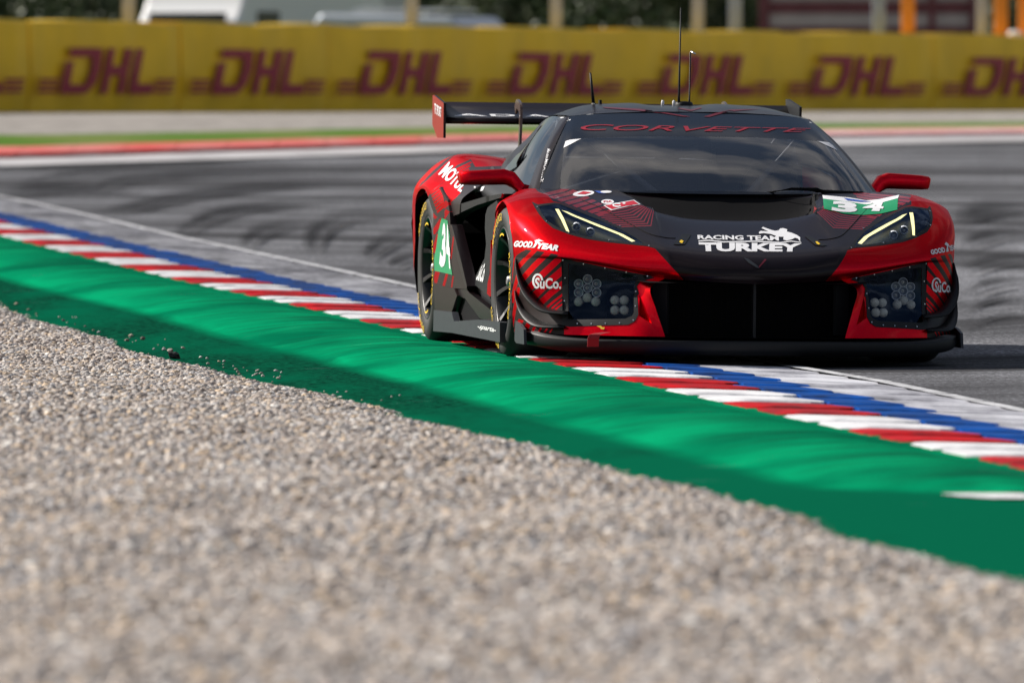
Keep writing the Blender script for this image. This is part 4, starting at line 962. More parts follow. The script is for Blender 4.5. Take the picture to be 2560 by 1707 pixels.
ident = lambda x, y: (x, y)
def decal(name, poly, m, off=.0015, mirror=False, parent=None, step=7., push=None):
    bm = lay(flat(poly), ident, off, step, push)
    if mirror: return both(name, bm, m, parent, True)
    return bm_obj(name, bm, m, parent or car, True)
def ringbm(o, i_, nn=72):
    def res(P):
        P = np.array(P+[P[0]]); l = np.r_[0, np.cumsum(np.linalg.norm(np.diff(P, axis=0), axis=1))]
        return P, l
    bm = bmesh.new(); n = len(o); sub = 4
    V = []
    for k in range(n):
        for t in np.arange(sub)/sub:
            a_ = np.array(o[k])*(1-t)+np.array(o[(k+1) % n])*t; b_ = np.array(i_[k])*(1-t)+np.array(i_[(k+1) % n])*t
            V.append((bm.verts.new((*a_,0)), bm.verts.new((*((a_+b_)/2),0)), bm.verts.new((*b_,0))))
    for k in range(len(V)):
        a_, b_ = V[k], V[(k+1) % len(V)]
        for q in (0,1): bm.faces.new((a_[q], b_[q], b_[q+1], a_[q+1]))
    return bm
def text_bm(s, bold=.0, shear=0., spacing=1.0):
    cu = bpy.data.curves.new('t', 'FONT'); cu.body = s; cu.offset = bold; cu.shear = shear; cu.space_character = spacing; cu.resolution_u = 3; cu.fill_mode = 'FRONT'
    o = bpy.data.objects.new('t', cu); COL.objects.link(o); bpy.context.view_layer.update()
    me = bpy.data.meshes.new_from_object(o.evaluated_get(bpy.context.evaluated_depsgraph_get()))
    bm = bmesh.new(); bm.from_mesh(me); bpy.data.meshes.remove(me); bpy.data.objects.remove(o); bpy.data.curves.remove(cu)
    bmesh.ops.remove_doubles(bm, verts=bm.verts[:], dist=1e-5)
    xs = [v.co.x for v in bm.verts]; ys = [v.co.y for v in bm.verts]; x0, x1, y0, y1 = min(xs), max(xs), min(ys), max(ys)
    for v in bm.verts: v.co = Vector(((v.co.x-x0)/(x1-x0), (v.co.y-y0)/(y1-y0), 0))
    return bm
def quadmap(bl, br, tr, tl):
    bl, br, tr, tl = map(np.array, (bl, br, tr, tl))
    return lambda u, v: tuple(bl*(1-u)*(1-v)+br*u*(1-v)+tr*u*v+tl*(1-u)*v)
def text(s, bl, br, tr, tl, m, bold=.02, shear=0., off=.0025, name='lettering', spacing=1.0, parent=None, step=5.):
    return bm_obj(name, lay(text_bm(s, bold, shear, spacing), quadmap(bl, br, tr, tl), off, step), m, parent or car, False)
def ell(c, rx, ry, n=20, rot=0): return [(c[0]+rx*math.cos(a)*math.cos(rot)-ry*math.sin(a)*math.sin(rot), c[1]+rx*math.cos(a)*math.sin(rot)+ry*math.sin(a)*math.cos(rot)) for a in np.arange(n)*2*math.pi/n]
# ---- headlamps
def mirror_obj(o):
    me = o.data.copy(); me.transform(Matrix.Diagonal((-1,1,1,1))); me.flip_normals()
    p = o.parent; n = new_obj(o.name.split('.')[0], me, p); return n
def lamp_group(name, builder):
    """builds the lamp on the left of the picture, then its mirror image, each as one part with its own pieces"""
    base = bpy.data.objects.new(name, None); COL.objects.link(base); base.parent = car; base.empty_display_size = .05
    builder(base)
    other = bpy.data.objects.new(name, None); COL.objects.link(other); other.parent = car; other.empty_display_size = .05
    for ch in list(base.children): mirror_obj(ch).parent = other
def headlight(base):
    bm_obj('bezel', lay(ringbm(HL, HLI), ident, .001, 9), m_satin, base, True)
    bm = lay(flat(HLI), ident, 0, 9)
    for v in bm.verts: v.co += Vector((.004,.085,-.008))
    bm_obj('lamp_bowl', bm, mat('dark_lamp_bowl', (.003,.007,.018), .45), base, True)
    ring = [hit(*p)[0] for p in HL]; back = [hit(*p)[0]+Vector((.004,.088,-.008)) for p in HLI]
    n = len(HL); mesh_obj('lamp_wall', ring+back, [(i,(i+1) % n,n+(i+1) % n,n+i) for i in range(n)], m_satin, base)
    long_ = [C(*p) for p in ((445,334),(520,354),(640,408),(960,534),(1250,650),(1408,738),(1362,748),(1190,654),(900,540),(570,402))]
    short = [C(*p) for p in ((360,318),(408,320),(474,440),(546,615),(514,622),(438,460))]
    for P in (long_, short): bm_obj('light_strip', lay(flat(P), ident, 0, 9, (.002,.03,-.003)), m_drl, base, True)
    for c_ in (C(637,553), C(818,620)):
        lo = hit(*c_)[0]+Vector((.002,.028,-.003)); bm = bmesh.new()
        hx = lambda r, y, n=6: [bm.verts.new(lo+Vector((r*math.cos(k*2*math.pi/n+.52), y, r*math.sin(k*2*math.pi/n+.52)))) for k in range(n)]
        L_ = [hx(.021,.0,12), hx(.018,-.012,12), hx(.015,-.012,12), hx(.011,.004,12), hx(.006,-.002,12)]
        for a_, b_, mi in ((0,1,0),(1,2,0),(2,3,1),(3,4,2)):
            for q in range(12):
                f = bm.faces.new((L_[a_][q], L_[a_][(q+1) % 12], L_[b_][(q+1) % 12], L_[b_][q])); f.material_index = mi
        f = bm.faces.new(L_[4]); f.material_index = 2
        bm_obj('projector', bm, [m_lring, m_chrome, m_led], base)
    bm_obj('lamp_cover', lay(flat(HLI), ident, .0005, 9), m_lens, base, True)
    for p in ((122,305),(242,492),(535,643),(1057,738),(1580,812),(1200,553)):
        q = C(*p); bm_obj('rivet', lay(flat(ell(q,1.7,1.5,8)), ident, .003, 20), m_steel, base)
lamp_group('headlight', headlight)
def auxlamp(base):
    bm_obj('cover_frame', lay(ringbm(BOX, BOXI), ident, .002, 9), m_satin, base, True)
    bm = lay(flat(BOXI), ident, 0, 12)
    for v in bm.verts: v.co += Vector((.01,.13,0))
    bm_obj('lamp_tray', bm, mat('lamp_tray_black', (.006,.009,.009), .6, spec=.2), base, True)
    ring = [hit(*p)[0] for p in BOX]; back = [hit(*p)[0]+Vector((.01,.132,0)) for p in BOXI]; n = len(BOX)
    mesh_obj('lamp_wall', ring+back, [(i,(i+1) % n,n+(i+1) % n,n+i) for i in range(n)], m_satin, base)
    def spot(c_, r, back, diffuse):
        lo = hit(*c_)[0]; bm = bmesh.new(); ax = Vector((.06,-1,.0)).normalized(); sx = Vector((1,.06,0)).normalized(); lo = lo+Vector((.002,back,0))
        ringv = lambda rr, dpt, n=20: [bm.verts.new(lo+sx*rr*math.cos(k*2*math.pi/n)+Vector((0,0,rr*math.sin(k*2*math.pi/n)))+ax*dpt) for k in range(n)]
        if diffuse: LR = [ringv(r,0), ringv(r,.014), ringv(r*.92,.018), ringv(r*.5,.022)]; mi = [0,1,1]; cap = 1
        else: LR = [ringv(r,0), ringv(r,.016), ringv(r*.88,.016), ringv(r*.60,.004), ringv(r*.34,-.006), ringv(r*.30,.004), ringv(r*.12,.006)]; mi = [0,2,0,0,2,1]; cap = 0
        for k in range(len(LR)-1):
            for q in range(20): f = bm.faces.new((LR[k][q], LR[k][(q+1) % 20], LR[k+1][(q+1) % 20], LR[k+1][q])); f.material_index = mi[k]
        f = bm.faces.new(LR[-1]); f.material_index = cap
        bm_obj('spot_lamp', bm, [m_chrome, m_led, m_lring], base, True)
    for p in ((578,410),(460,470),(695,470),(578,525),(460,585),(695,585)): spot(D(*p), .0205, .05, False)
    for p in ((575,650),(460,705),(685,705)): spot(D(*p), .0205, .05, True)
    for p in ((933,685),(1055,685),(933,815),(1055,815)): spot(D(*p), .0205, .045, True)
    bm_obj('lamp_cover', lay(flat(BOXI), ident, .0005, 9), m_lens, base, True)
    for p in ((250,160),(520,210),(800,262),(1078,315),(1355,370),(1205,570),(1198,760),(1170,945),(990,980),(805,985),(622,990),(440,990),(272,690),(280,392)):
        bm_obj('rivet', lay(flat(ell(D(*p),1.7,1.7,8)), ident, .004, 20), m_steel, base)
lamp_group('driving_lamp_unit', auxlamp)

# ---- canards at the bumper corners
def canard(inner, outer, drop):
    I = catm(np.array([(*B(*p),0) for p in inner]), 4); O = catm(np.array([(*B(*p),0) for p in outer]), 4); vs = []
    for a_, o_ in zip(I, O):
        h, no = hit(a_[0], a_[1]); h = h+no*-.004; q = p2c((o_[0], o_[1]), 1, h.y-drop*min(1, (abs(a_[0]-o_[0])+abs(a_[1]-o_[1]))/8))
        vs += [h, q, q+Vector((0,.004,-.006)), h+Vector((0,.004,-.008))]
    n = len(I); fs = [(i*4+j, (i+1)*4+j, (i+1)*4+(j+1) % 4, i*4+(j+1) % 4) for i in range(n-1) for j in range(4)]+[(0,1,2,3),((n-1)*4+3,(n-1)*4+2,(n-1)*4+1,(n-1)*4)]
    bm = bmesh.new(); V = [bm.verts.new(v) for v in vs]
    for f in fs: bm.faces.new([V[i] for i in f])
    bmesh.ops.recalc_face_normals(bm, faces=bm.faces[:]); both('canard', bm, m_carb)
canard([(1405,235),(1450,430),(1560,640),(1720,810),(1880,890),(2090,918)], [(1400,245),(1418,440),(1478,650),(1590,810),(1760,930),(2090,968)], .045)
canard([(1392,640),(1435,760),(1520,890),(1650,1000),(1800,1075),(2040,1105)], [(1388,650),(1412,800),(1458,940),(1550,1060),(1700,1130),(2040,1138)], .04)

# ---- mirrors
def mirror_part():
    path = [(-1.076,.80,.806),(-1.066,.79,.808),(-1.03,.775,.810),(-.95,.76,.813),(-.88,.745,.816),(-.850,.735,.808),(-.825,.72,.785),(-.800,.70,.758),(-.780,.68,.735)]
    hy = [.045,.058,.064,.064,.062,.054,.040,.036,.036]; hz = [.024,.030,.033,.035,.036,.034,.026,.022,.021]
    bm = bmesh.new(); R = []
    P = [Vector(p) for p in path]
    for i, p in enumerate(P):
        t = (P[min(i+1,len(P)-1)]-P[max(i-1,0)]); t.y = 0; t.normalize(); up = Vector((-t.z,0,t.x)); up = up if up.z > 0 else -up; ring = []
        for k in range(16):
            a_ = k*2*math.pi/16; cx_, sx_ = math.cos(a_), math.sin(a_); e = .42
            ring.append(bm.verts.new(p+Vector((0,1,0))*hy[i]*math.copysign(abs(cx_)**e, cx_)+up*hz[i]*math.copysign(abs(sx_)**e, sx_)))
        R.append(ring)
    for i in range(len(R)-1):
        for k in range(16): bm.faces.new((R[i][k], R[i][(k+1) % 16], R[i+1][(k+1) % 16], R[i+1][k]))
    bm.faces.new(R[0]); bm.faces.new(R[-1]); bmesh.ops.recalc_face_normals(bm, faces=bm.faces[:]); both('wing_mirror', bm, m_pred)
mirror_part()

# ---- rear wing
wing = bpy.data.objects.new('rear_wing', None); COL.objects.link(wing); wing.parent = car
af = [(0,0),(.004,.020),(.05,.028),(.14,.034),(.24,.052),(.33,.085),(.375,.115),(.372,.108),(.33,.070),(.24,.030),(.14,.004),(.05,-.012),(.01,-.012)]
vs = []; n = len(af)
for x in (-.852,-.5,0,.5,.852): vs += [(x, 3.14+a_, 1.062+b_*.82) for a_, b_ in af]
fs = [(i*n+j, (i+1)*n+j, (i+1)*n+(j+1) % n, i*n+(j+1) % n) for i in range(4) for j in range(n)]+[tuple(range(n)), tuple(range(4*n,5*n))[::-1]]
mesh_obj('wing_plane', vs, fs, m_pblk, wing, True)
ep = [(3.13,1.150),(3.50,1.187),(3.555,1.187),(3.555,1.05),(3.36,.985),(3.13,.985)]
for s in (-1,1):
    bm = bmesh.new(); f = bm.faces.new([bm.verts.new((s*.845,y,z)) for y, z in ep]); r = bmesh.ops.extrude_face_region(bm, geom=[f])
    bmesh.ops.translate(bm, vec=(s*.012,0,0), verts=[g_ for g_ in r['geom'] if isinstance(g_, bmesh.types.BMVert)]); bmesh.ops.recalc_face_normals(bm, faces=bm.faces[:])
    for f in bm.faces:
        if abs(f.calc_center_median().x) >.856: f.material_index = 1
    bm_obj('end_plate', bm, [m_carb, mat('orange_red_vinyl', (.26,.022,.010), .5, spec=.2) if s < 0 else m_rdim], wing)
    pts = [(s*.512,3.00,.86),(s*.505,3.03,.95),(s*.498,3.06,1.05),(s*.494,3.09,1.12),(s*.493,3.15,1.142),(s*.493,3.22,1.148),(s*.493,3.27,1.12)]
    bm = bmesh.new(); P = catm(np.array(pts), 5); R = []
    for i, p in enumerate(P):
        t = P[min(i+1,len(P)-1)]-P[max(i-1,0)]; t /= np.linalg.norm(t); nn = np.array([0,-t[2],t[1]]); hw = .022; hx_ = .006
        R.append([bm.verts.new(p+np.array([a_*hx_,0,0])+nn*b_*hw) for a_, b_ in ((-1,-1),(1,-1),(1,1),(-1,1))])
    for i in range(len(R)-1):
        for k in range(4): bm.faces.new((R[i][k], R[i][(k+1) % 4], R[i+1][(k+1) % 4], R[i+1][k]))
    bm.faces.new(R[0]); bm.faces.new(R[-1]); bmesh.ops.recalc_face_normals(bm, faces=bm.faces[:]); bm_obj('wing_stay', bm, m_bronze, wing)

# ---- wheels
m_nut = mat('dull_nut', (.30,.30,.31), .4, .7)
def lathe(prof, n=64):
    vs = []; fs = []; m = len(prof)
    for i in range(n):
        a_ = 2*math.pi*i/n
        for x, r in prof: vs.append((x, r*math.cos(a_), r*math.sin(a_)))
    for i in range(n):
        for j in range(m-1): fs.append((i*m+j, ((i+1) % n)*m+j, ((i+1) % n)*m+j+1, i*m+j+1))
    return vs, fs
def bent_text(s, r0, r1, a0, a1, x):
    bm = text_bm(s, .0)
    for u in np.linspace(.03,.97,24): bmesh.ops.bisect_plane(bm, geom=bm.verts[:]+bm.edges[:]+bm.faces[:], plane_co=(u,0,0), plane_no=(1,0,0))
    for v in bm.verts:
        r = r0+(r1-r0)*v.co.y; a_ = a0+(a1-a0)*v.co.x; v.co = Vector((x-.010*abs(v.co.y-.5)*0, r*math.cos(a_), r*math.sin(a_)))
    return bm
def wheel(sx, y, z, R, wdt, steer=0.):
    hub = bpy.data.objects.new('wheel', None); COL.objects.link(hub); hub.parent = car
    hub.location = (sx*.975, y, z); hub.rotation_euler = (.35, 0, (0 if sx < 0 else math.pi)+steer)     # local -x points outward
    q = R-.335
    vs, fs = lathe([(.06,.236),(.0,.240),(-.004,.262),(-.010,.285+q*.5),(-.008,.305+q*.8),(.006,.322+q),(.028,R),(.06,R+.001),(wdt-.04,R+.001),(wdt-.01,.322+q),(wdt,.29+q),(wdt-.01,.24),(wdt-.05,.236)])
    mesh_obj('tyre', vs, fs, m_tyre, hub, True)
    vs, fs = lathe([(.0,.241),(-.003,.238),(.004,.230),(.03,.224),(.12,.205),(wdt-.04,.20)]); mesh_obj('rim', vs, fs, m_rim, hub, True)
    for k in range(10):
        a_ = 2*math.pi*k/10; bm = bmesh.new(); P = []
        for t in np.linspace(0,1,6):
            r = .05+.18*t; x = .055-.050*t+.02*math.sin(t*math.pi); aa = a_+.10*math.sin(t*math.pi)
            P.append((x, r*math.cos(aa), r*math.sin(aa), .020-.008*math.sin(t*math.pi), aa))
        V = []
        for x, cy_, cz_, wd, aa in P:
            tx_ = np.array([0,-math.sin(aa),math.cos(aa)]); c_ = np.array([x,cy_,cz_])
            V.append([bm.verts.new(c_+tx_*wd*.6), bm.verts.new(c_-tx_*wd*.6), bm.verts.new(c_-tx_*wd*.6+np.array([.03,0,0])), bm.verts.new(c_+tx_*wd*.6+np.array([.03,0,0]))])
        for i in range(5):
            for j in range(4): bm.faces.new((V[i][j], V[i][(j+1) % 4], V[i+1][(j+1) % 4], V[i+1][j]))
        bmesh.ops.recalc_face_normals(bm, faces=bm.faces[:]); bm_obj('spoke', bm, m_rim, hub)
    vs, fs = lathe([(.022,.0),(.016,.014),(.02,.022),(.05,.026),(.06,.06),(.10,.065)], 24); mesh_obj('centre_nut', vs, fs, m_nut, hub, True)
    vs, fs = lathe([(.13,.03),(.13,.19),(.15,.19),(.15,.03)], 40); mesh_obj('brake_disc', vs, fs, mat('brake_iron', (.10,.075,.06), .4, .8), hub)
    if sx < 0:
        for a0 in (.2, 2.3, 4.4):
            bm = bent_text('GOODYEAR', .268+q*.4, .302+q*.7, a0+1.1, a0, -.0125); bm_obj('tyre_lettering', bm, m_yv, hub)
        for a0 in (0.9, 4.0):
            vs, fs = [], []
            for k in range(13):
                a_ = a0+.55*k/12; vs += [(-.006,.205*math.cos(a_),.205*math.sin(a_)),(-.006,.213*math.cos(a_),.213*math.sin(a_))]
            fs = [(2*k,2*k+1,2*k+3,2*k+2) for k in range(12)]; mesh_obj('rim_mark', vs, fs, m_yv, hub)
wheel(-1, 0.0, .356, .335, .30, .02); wheel(1, 0.0, .349, .335, .30, .02)
wheel(-1, 2.723, .376, .345, .32); wheel(1, 2.723, .370, .345, .32)
# wheel-arch liners
for s in (-1,1):
    for y, R in ((0,.40),(2.723,.415)):
        vs, fs = [], []
        for k in range(25):
            a_ = math.pi*(-.12+1.24*k/24)
            for x in (.66,.94): vs.append((s*x, y+R*math.cos(a_), .34+R*math.sin(a_)*.88))
        fs = [(2*k,2*k+1,2*k+3,2*k+2) for k in range(24)]+[tuple(range(0,50,2))]
        mesh_obj('arch_liner', vs, fs, m_void, car)

# ---- cabin
bm = bmesh.new(); box_bm(bm, (0,.55,.66), (1.36,.7,.16)); box_bm(bm, (.34,.85,.70), (.30,.12,.14)); bm_obj('dashboard', bm, m_void, car)
bm = bmesh.new()
for s in (-1,1):
    tube_bm(bm, [(s*.70,.42,.74),(s*.55,.95,1.06),(s*.52,1.5,1.09),(s*.56,2.0,.9)], .02)
    tube_bm(bm, [(s*.52,1.48,1.08),(s*.60,1.5,.72)], .02); tube_bm(bm, [(s*.54,.97,1.05),(s*.2,.55,.74)], .016)
tube_bm(bm, [(-.52,1.48,1.09),(.52,1.48,1.09)], .02); tube_bm(bm, [(-.55,.95,1.055),(.55,.95,1.055)], .02); tube_bm(bm, [(-.6,1.5,.72),(.52,1.48,1.08)], .018)
bm_obj('roll_cage', bm, mat('cage_paint', (.62,.64,.68), .5), car, True)
bm = bmesh.new(); box_bm(bm, (.34,1.3,.66), (.46,.14,.42), Matrix.Rotation(-.25,3,'X')); box_bm(bm, (.34,1.34,.90), (.34,.12,.16)); bm_obj('seat', bm, m_satin, car)
bm = bmesh.new(); tube_bm(bm, [(.34+.13*math.cos(a_), .80, .80+.10*math.sin(a_)) for a_ in np.linspace(0,2*math.pi,17)], .012, cap=False); bm_obj('steering_wheel', bm, m_satin, car)

# ---- roof fittings and wiper
def rod(name, p0, p1, r0, r1, m, mid=None):
    bm = bmesh.new(); tube_bm(bm, [p0]+(mid or [])+[p1], [r0]+([ (r0+r1)/2 ]*len(mid) if mid else [])+[r1]); return bm_obj(name, bm, m, car, True)
rod('short_aerial', (-.366,1.5,1.13), (-.384,1.5,1.294), .0085, .0045, m_satin); bm = bmesh.new(); tube_bm(bm, [(-.366,1.5,1.12),(-.367,1.5,1.155)], .010); bm_obj('aerial_foot', bm, m_steel, car)
bm = bmesh.new(); box_bm(bm, (-.338,1.5,1.152), (.010,.05,.035)); bm_obj('roof_fin', bm, m_satin, car)
rod('long_aerial', (.027,1.5,1.14), (.032,1.5,1.597), .0075, .0028, m_satin, [(.028,1.5,1.20)])
bm = bmesh.new(); tube_bm(bm, [(.076,1.5,1.14),(.079,1.5,1.39),(.081,1.49,1.397),(.095,1.46,1.385)], .0042); bm_obj('pitot_tube', bm, m_steel, car, True)
vs, fs = lathe([(0,0),(.002,.035),(.012,.042),(.030,.042)], 24); mesh_obj('satellite_dome', [(.054+y_, 1.52+z_, 1.168-x_) for x_, y_, z_ in vs], fs, m_satin, car, True)
for x in (-.03,.022):
    bm = bmesh.new(); tube_bm(bm, [(x,1.62,1.14),(x,1.62,1.165),(x,1.62,1.172)], [.007,.007,.004]); bm_obj('roof_light', bm, m_wht, car, True)
wpts = [p2c(p,1,.0) for p in (I_(-250,1360),I_(-100,1362),I_(200,1318),I_(430,1325),I_(530,1335),I_(640,1362),I_(1130,1372))]
wdep = [.10,.09,.05,.04,.04,.09,.24]
wp = [p2c(p,1,dd) for p, dd in zip((I_(-250,1372),I_(-100,1368),I_(200,1320),I_(430,1325),I_(530,1335),I_(640,1362),I_(1130,1372)), wdep)]
bm = bmesh.new(); tube_bm(bm, wp, [.004,.006,.006,.008,.012,.011,.007]); bm_obj('wiper', bm, m_void, car, True)
# panel gap between roof and windscreen, hood shut lines
def seam(pts, r=.0022, m=m_void, mirror=False):
    P = catm(np.array([(*p,0) for p in pts]), 5); bm = bmesh.new(); L_ = [hit(p[0],p[1]) for p in P]; L_ = [(l, n_) for l, n_ in L_ if l is not None]
    tube_bm(bm, [l+n_*.0005 for l, n_ in L_], r, 5)
    if mirror: both('panel_gap', bm, m)
    else: bm_obj('panel_gap', bm, m, car)
seam([Q2(1270,905),Q2(1180,1000),Q2(1090,1100),Q2(1030,1150),Q2(940,1172),Q2(870,1175)], mirror=True)
# bonnet pins
for P in ([J(120,290),J(210,295),J(140,400),J(60,405),J(15,400)], [J(1440,310),J(1500,315),J(1690,410),J(1640,420),J(1560,410)]): decal('bonnet_latch', P, m_satin, .003)
decal('arrow_mark', [J(80,385),J(85,368),J(100,358),J(125,370),J(110,395)], m_yv, .005); decal('arrow_mark', [J(1562,378),J(1580,375),J(1612,400),J(1600,410),J(1578,402)], m_yv, .005)

# ---- writing and marks
m_steel_d = mat('dark_badge', (.06,.065,.07), .35, .6)
text('TURKEY', J(300,478), J(1400,482), J(1412,392), J(290,380), m_wht, .055)
text('RACING TEAM', J(280,345), J(1165,362), J(1160,308), J(275,300), m_wht, .035)
decal('underline', [J(288,360),J(400,352),J(560,370),J(900,362),J(1180,378),J(1300,362),J(1408,378),J(1408,386),J(1300,372),J(1180,390),J(900,374),J(560,382),J(400,364),J(290,372)], m_wht, .0025)
decal('horse_and_rider_mark', [J(945,270),J(965,255),J(1050,262),J(975,225),J(990,212),J(1060,238),J(1120,255),J(1160,250),J(1180,228),J(1215,226),J(1255,240),J(1250,262),J(1300,275),J(1360,300),J(1395,325),J(1395,372),J(1372,340),J(1340,330),J(1310,345),J(1250,362),J(1212,350),J(1215,320),J(1150,318),J(1080,290),J(1000,280),J(950,286)], m_wht, .0025)
text('CORVETTE', Hh(40,790), Hh(2050,808), Hh(2050,775), Hh(40,738), mat('red_window_print', (.30,.006,.02), .4), .0, .35)
text('GOOD', A(1385,1345), A(1625,1360), A(1640,1275), A(1400,1262), m_wht, .06, .2); text('YEAR', A(1680,1365), A(1960,1405), A(1980,1330), A(1700,1285), m_wht, .06, .2)
decal('winged_foot_mark', [A(1610,1360),A(1640,1345),A(1670,1290),A(1660,1265),A(1715,1248),A(1780,1278),A(1720,1275),A(1700,1300),A(1660,1355)], m_wht, .0025)
text('GOOD', E_(1400,930), E_(1585,893), E_(1565,825), E_(1385,868), m_wht, .05, 0); text('YEAR', E_(1630,880), E_(1728,862), E_(1728,785), E_(1625,808), m_wht, .05, 0)
decal('winged_foot_mark', [E_(1590,890),E_(1600,815),E_(1570,790),E_(1590,762),E_(1625,790),E_(1615,840),E_(1625,880)], m_wht, .0025)
text('SuCo.', B(1655,635), B(2005,640), B(2000,500), B(1668,490), m_wht, .03)
def arc(cx_, cy_, rx, ry, a0, a1, th, n=14): return [(cx_+rx*math.cos(a_), cy_+ry*math.sin(a_)) for a_ in np.linspace(a0,a1,n)]+[(cx_+(rx-th)*math.cos(a_), cy_+(ry-th)*math.sin(a_)) for a_ in np.linspace(a1,a0,n)]
decal('ring_mark', [B(*p) for p in arc(1700,535,72,98,-.1,-4.0,26)], m_wht, .0025)
text('SuCo.', Fc(1440,475), Fc(1660,480), Fc(1660,340), Fc(1445,330), m_wht, .03)
decal('ring_mark', [Fc(*p) for p in arc(1465,380,64,98,-.3,-4.2,20)], m_wht, .0025)
text('MOTUL', A(395,405), A(690,640), A(800,520), A(545,235), m_wht, .03)
decal('small_mark', [A(830,665),A(870,560),A(1005,560),A(985,610),A(930,620),A(850,660)], m_wht, .0025); text('RACING', A(745,685), A(795,740), A(835,695), A(785,655), m_wht, .0)
decal('number_panel', [A(445,965),A(520,1000),A(552,1200),B(545,200),B(583,455),B(350,402),B(345,240),A(375,1350),A(400,1150)], m_grn, .002)
text('3', B(415,345), B(505,368), A(500,1030), A(470,1035), m_wht, .05, off=.004); text('4', B(520,340), B(572,390), A(535,1050), A(500,1050), m_wht, .03, off=.004)
decal('number_panel', [Q2(905,875),Q2(1100,900),Q2(1220,918),Q2(1330,905),Q2(1455,870),Q2(1450,957),Q2(1330,985),Q2(1200,995),Q2(1060,985),Q2(910,950)], m_grn, .002)
decal('number_panel_header', [Q2(900,850),Q2(1100,868),Q2(1220,890),Q2(1320,880),Q2(1465,848),Q2(1455,872),Q2(1330,906),Q2(1220,919),Q2(1100,901),Q2(905,876)], m_wht, .0022)
decal('blue_mark', [Q2(1055,872),Q2(1150,885),Q2(1260,900),Q2(1180,902),Q2(1080,890)], m_bluev, .0035)
text('3', Q2(965,968), Q2(1155,985), Q2(1155,908), Q2(975,893), m_wht, .06, off=.004); text('4', Q2(1170,965), Q2(1340,972), Q2(1360,902), Q2(1250,905), m_wht, .05, off=.004)
decal('flag', [C(985,285),C(1385,213),C(1470,272),C(1290,300),C(1085,350)], m_wht, .002); decal('flag_field', [C(1005,290),C(1378,224),C(1445,270),C(1285,292),C(1095,338)], m_redv, .003)
decal('crescent', [C(*p) for p in arc(1165,285,62,28,.5,5.6,18)], m_wht, .004); decal('star', ell(C(1255,262),4.5,2.2,5), m_wht, .004)
decal('oval_badge', ell(C(1040,238),16,6), m_wht, .002); text('FIA', C(985,252), C(1100,248), C(1100,225), C(990,228), m_redv, .02, off=.0035)
decal('oval_badge', ell(C(725,130),27,7,20,-.1), m_wht, .002); decal('badge_mark', [C(640,140),C(720,105),C(830,120),C(740,145)], m_redv, .0035)
decal('blue_badge', [C(865,96),C(1100,100),C(1010,130),C(930,125)], m_bluev, .002); decal('badge_mark', ell(C(1020,112),14,3), m_wht, .0035)
text('SuCo', B(890,520), B(985,560), B(1030,290), B(975,330), m_wht, .03)
text('-sparta-', B(900,1165), B(1165,1230), B(1150,1150), B(930,1105), m_wht, .02, .3)

# wing and end-plate print, roof lines, screen stickers, badge, tow strap
m_rline = mat('dark_red_line', (.12,.004,.015), .4)
for P in ([(230,588),(560,606),(800,640),(1000,672),(935,672),(760,644),(520,618),(250,598)], [(1110,673),(1220,640),(1350,612),(1620,604),(1400,622),(1260,648),(1160,676)], [(900,596),(1005,612),(1090,590),(1095,598),(1005,624),(890,604)]):
    decal('roof_stripe', [Hh(*p) for p in P], m_rline, .002, step=10)
decal('screen_sticker', [G(1826,788),G(1852,702),G(1900,685),G(2055,668)], m_wht, .002); decal('screen_sticker', [I_(540,700),I_(690,718),I_(740,755),I_(802,822)], m_wht, .002)
text('MULTIFORM.co.uk', G(1520,1235), G(1622,795), G(1660,800), G(1556,1240), m_wht, .02)
decal('badge', [J(780,545),J(830,560),J(940,640),J(945,665),J(920,655),J(830,600)], m_steel_d, .003); decal('badge', [J(945,640),J(1010,560),J(1030,568),J(1000,600),J(947,660)], m_rline, .003)
text('TF', J(640,1421), J(800,1421), J(800,1403), J(640,1402), m_wht, .03); text('SPORT', J(860,1420), J(1280,1422), J(1280,1405), J(860,1404), m_wht, .03)
def flat_text(s_, o, ux, uy, m, parent, bold=.02):
    bm = text_bm(s_, bold); o, ux, uy = Vector(o), Vector(ux), Vector(uy)
    for v in bm.verts: v.co = o+ux*v.co.x+uy*v.co.y
    return bm_obj('lettering', bm, m, parent)
flat_text('TF SPORT', (-.8595,3.46,1.10), (0,-.26,-.02), (0,0,.05), m_wht, wing)
for k, (x0_, x1_, s_) in enumerate(((-.80,-.64,'A'),(-.62,-.50,'D'),(-.46,-.34,'A'),(-.24,-.14,'P'),(-.10,.0,'T'),(.04,.14,'E'))):
    flat_text(s_, (x0_,3.19,1.0905), (x1_-x0_,0,0), (0,.09,.010), m_wht, wing)
decal('arrow_mark', [D(690,1020),D(745,1016),D(770,1040),D(795,1035),D(788,1066),D(750,1062),D(735,1042)], m_yv, .003)
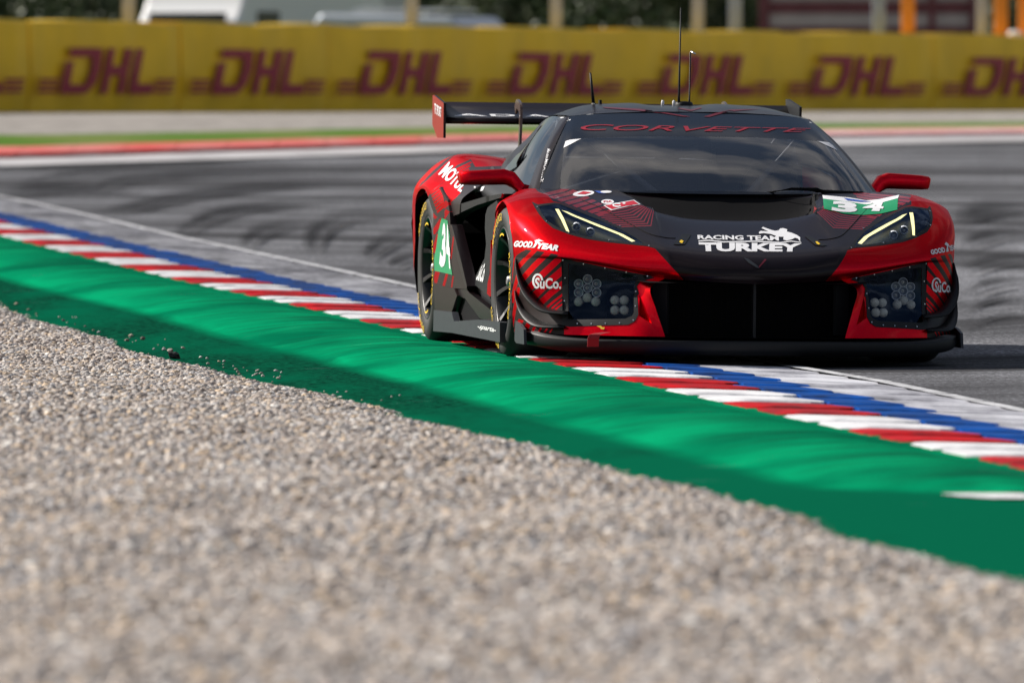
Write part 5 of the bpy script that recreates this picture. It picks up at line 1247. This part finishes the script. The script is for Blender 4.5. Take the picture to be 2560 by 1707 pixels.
sp_ = [(D(820,1100),-1.03),(D(730,1112),-1.055),(D(665,1130),-1.075),(D(645,1180),-1.085),(D(640,1290),-1.083)]; bm = bmesh.new(); R = []
for (p, yy), wd in zip(sp_, (.020,.022,.024,.025,.025)):
    q = p2c(p, 1, yy); R.append([bm.verts.new(q+Vector(v)) for v in ((-wd,0,0),(wd,0,0),(wd,.004,0),(-wd,.004,0))])
for i in range(len(R)-1):
    for k in range(4): bm.faces.new((R[i][k], R[i][(k+1) % 4], R[i+1][(k+1) % 4], R[i+1][k]))
bm.faces.new(R[0]); bm.faces.new(R[-1]); bmesh.ops.recalc_face_normals(bm, faces=bm.faces[:]); bm_obj('tow_strap', bm, mat('red_webbing', (.28,.01,.015), .8), car)

# ------------------------------------------------------------------ loose things on the green strip
def on_ground(px, py, u0=None):
    o, d = ray(px, py); lo = None
    for t in np.arange(25, 90, .02):
        p = o+d*t; u = u_of(p[0], p[1]); zz = z_green(u, p[1]) if u_c(p[1]) < u < uE(p[1]) else (z_grav(u, p[1]) if u >= uE(p[1]) else Zt(p[0], p[1]))
        if p[2] <= zz: return Vector((p[0], p[1], zz))
m_lump = mat('rubber_lump', (.02,.02,.021), .8, noise=.5, nscale=60)
def stone(px, py, sz, me, m, name, label, cat, group=None):
    p = on_ground(px, py)
    if p is None: return
    o = bpy.data.objects.new(name, me.copy()); COL.objects.link(o); o.data.materials.clear(); o.data.materials.append(m)
    o.location = p+Vector((0,0,sz*.22)); o.scale = (sz,sz,sz); o.rotation_euler = (random.uniform(-.3,.3), random.uniform(-.3,.3), random.uniform(0,6)); tag(o, label, cat, group)
stone(437, 897, .066, kinds[1], m_lump, 'rubber_lump', 'black lump of tyre rubber lying at the edge of the gravel', 'rubber')
for px, py, sz in ((318,853,.024),(327,842,.026),(357,850,.028),(410,876,.022),(425,880,.028),(502,895,.017),(518,898,.015),(548,905,.015),(560,905,.017),(458,872,.02),(385,874,.018),(696,948,.022),(640,938,.018),(590,925,.018)):
    stone(px, py, sz, random.choice(kinds), m_peb, 'loose_stone', 'small pale stone lying loose on the dark green strip beside the gravel', 'stone', 'loose stones on the green strip')
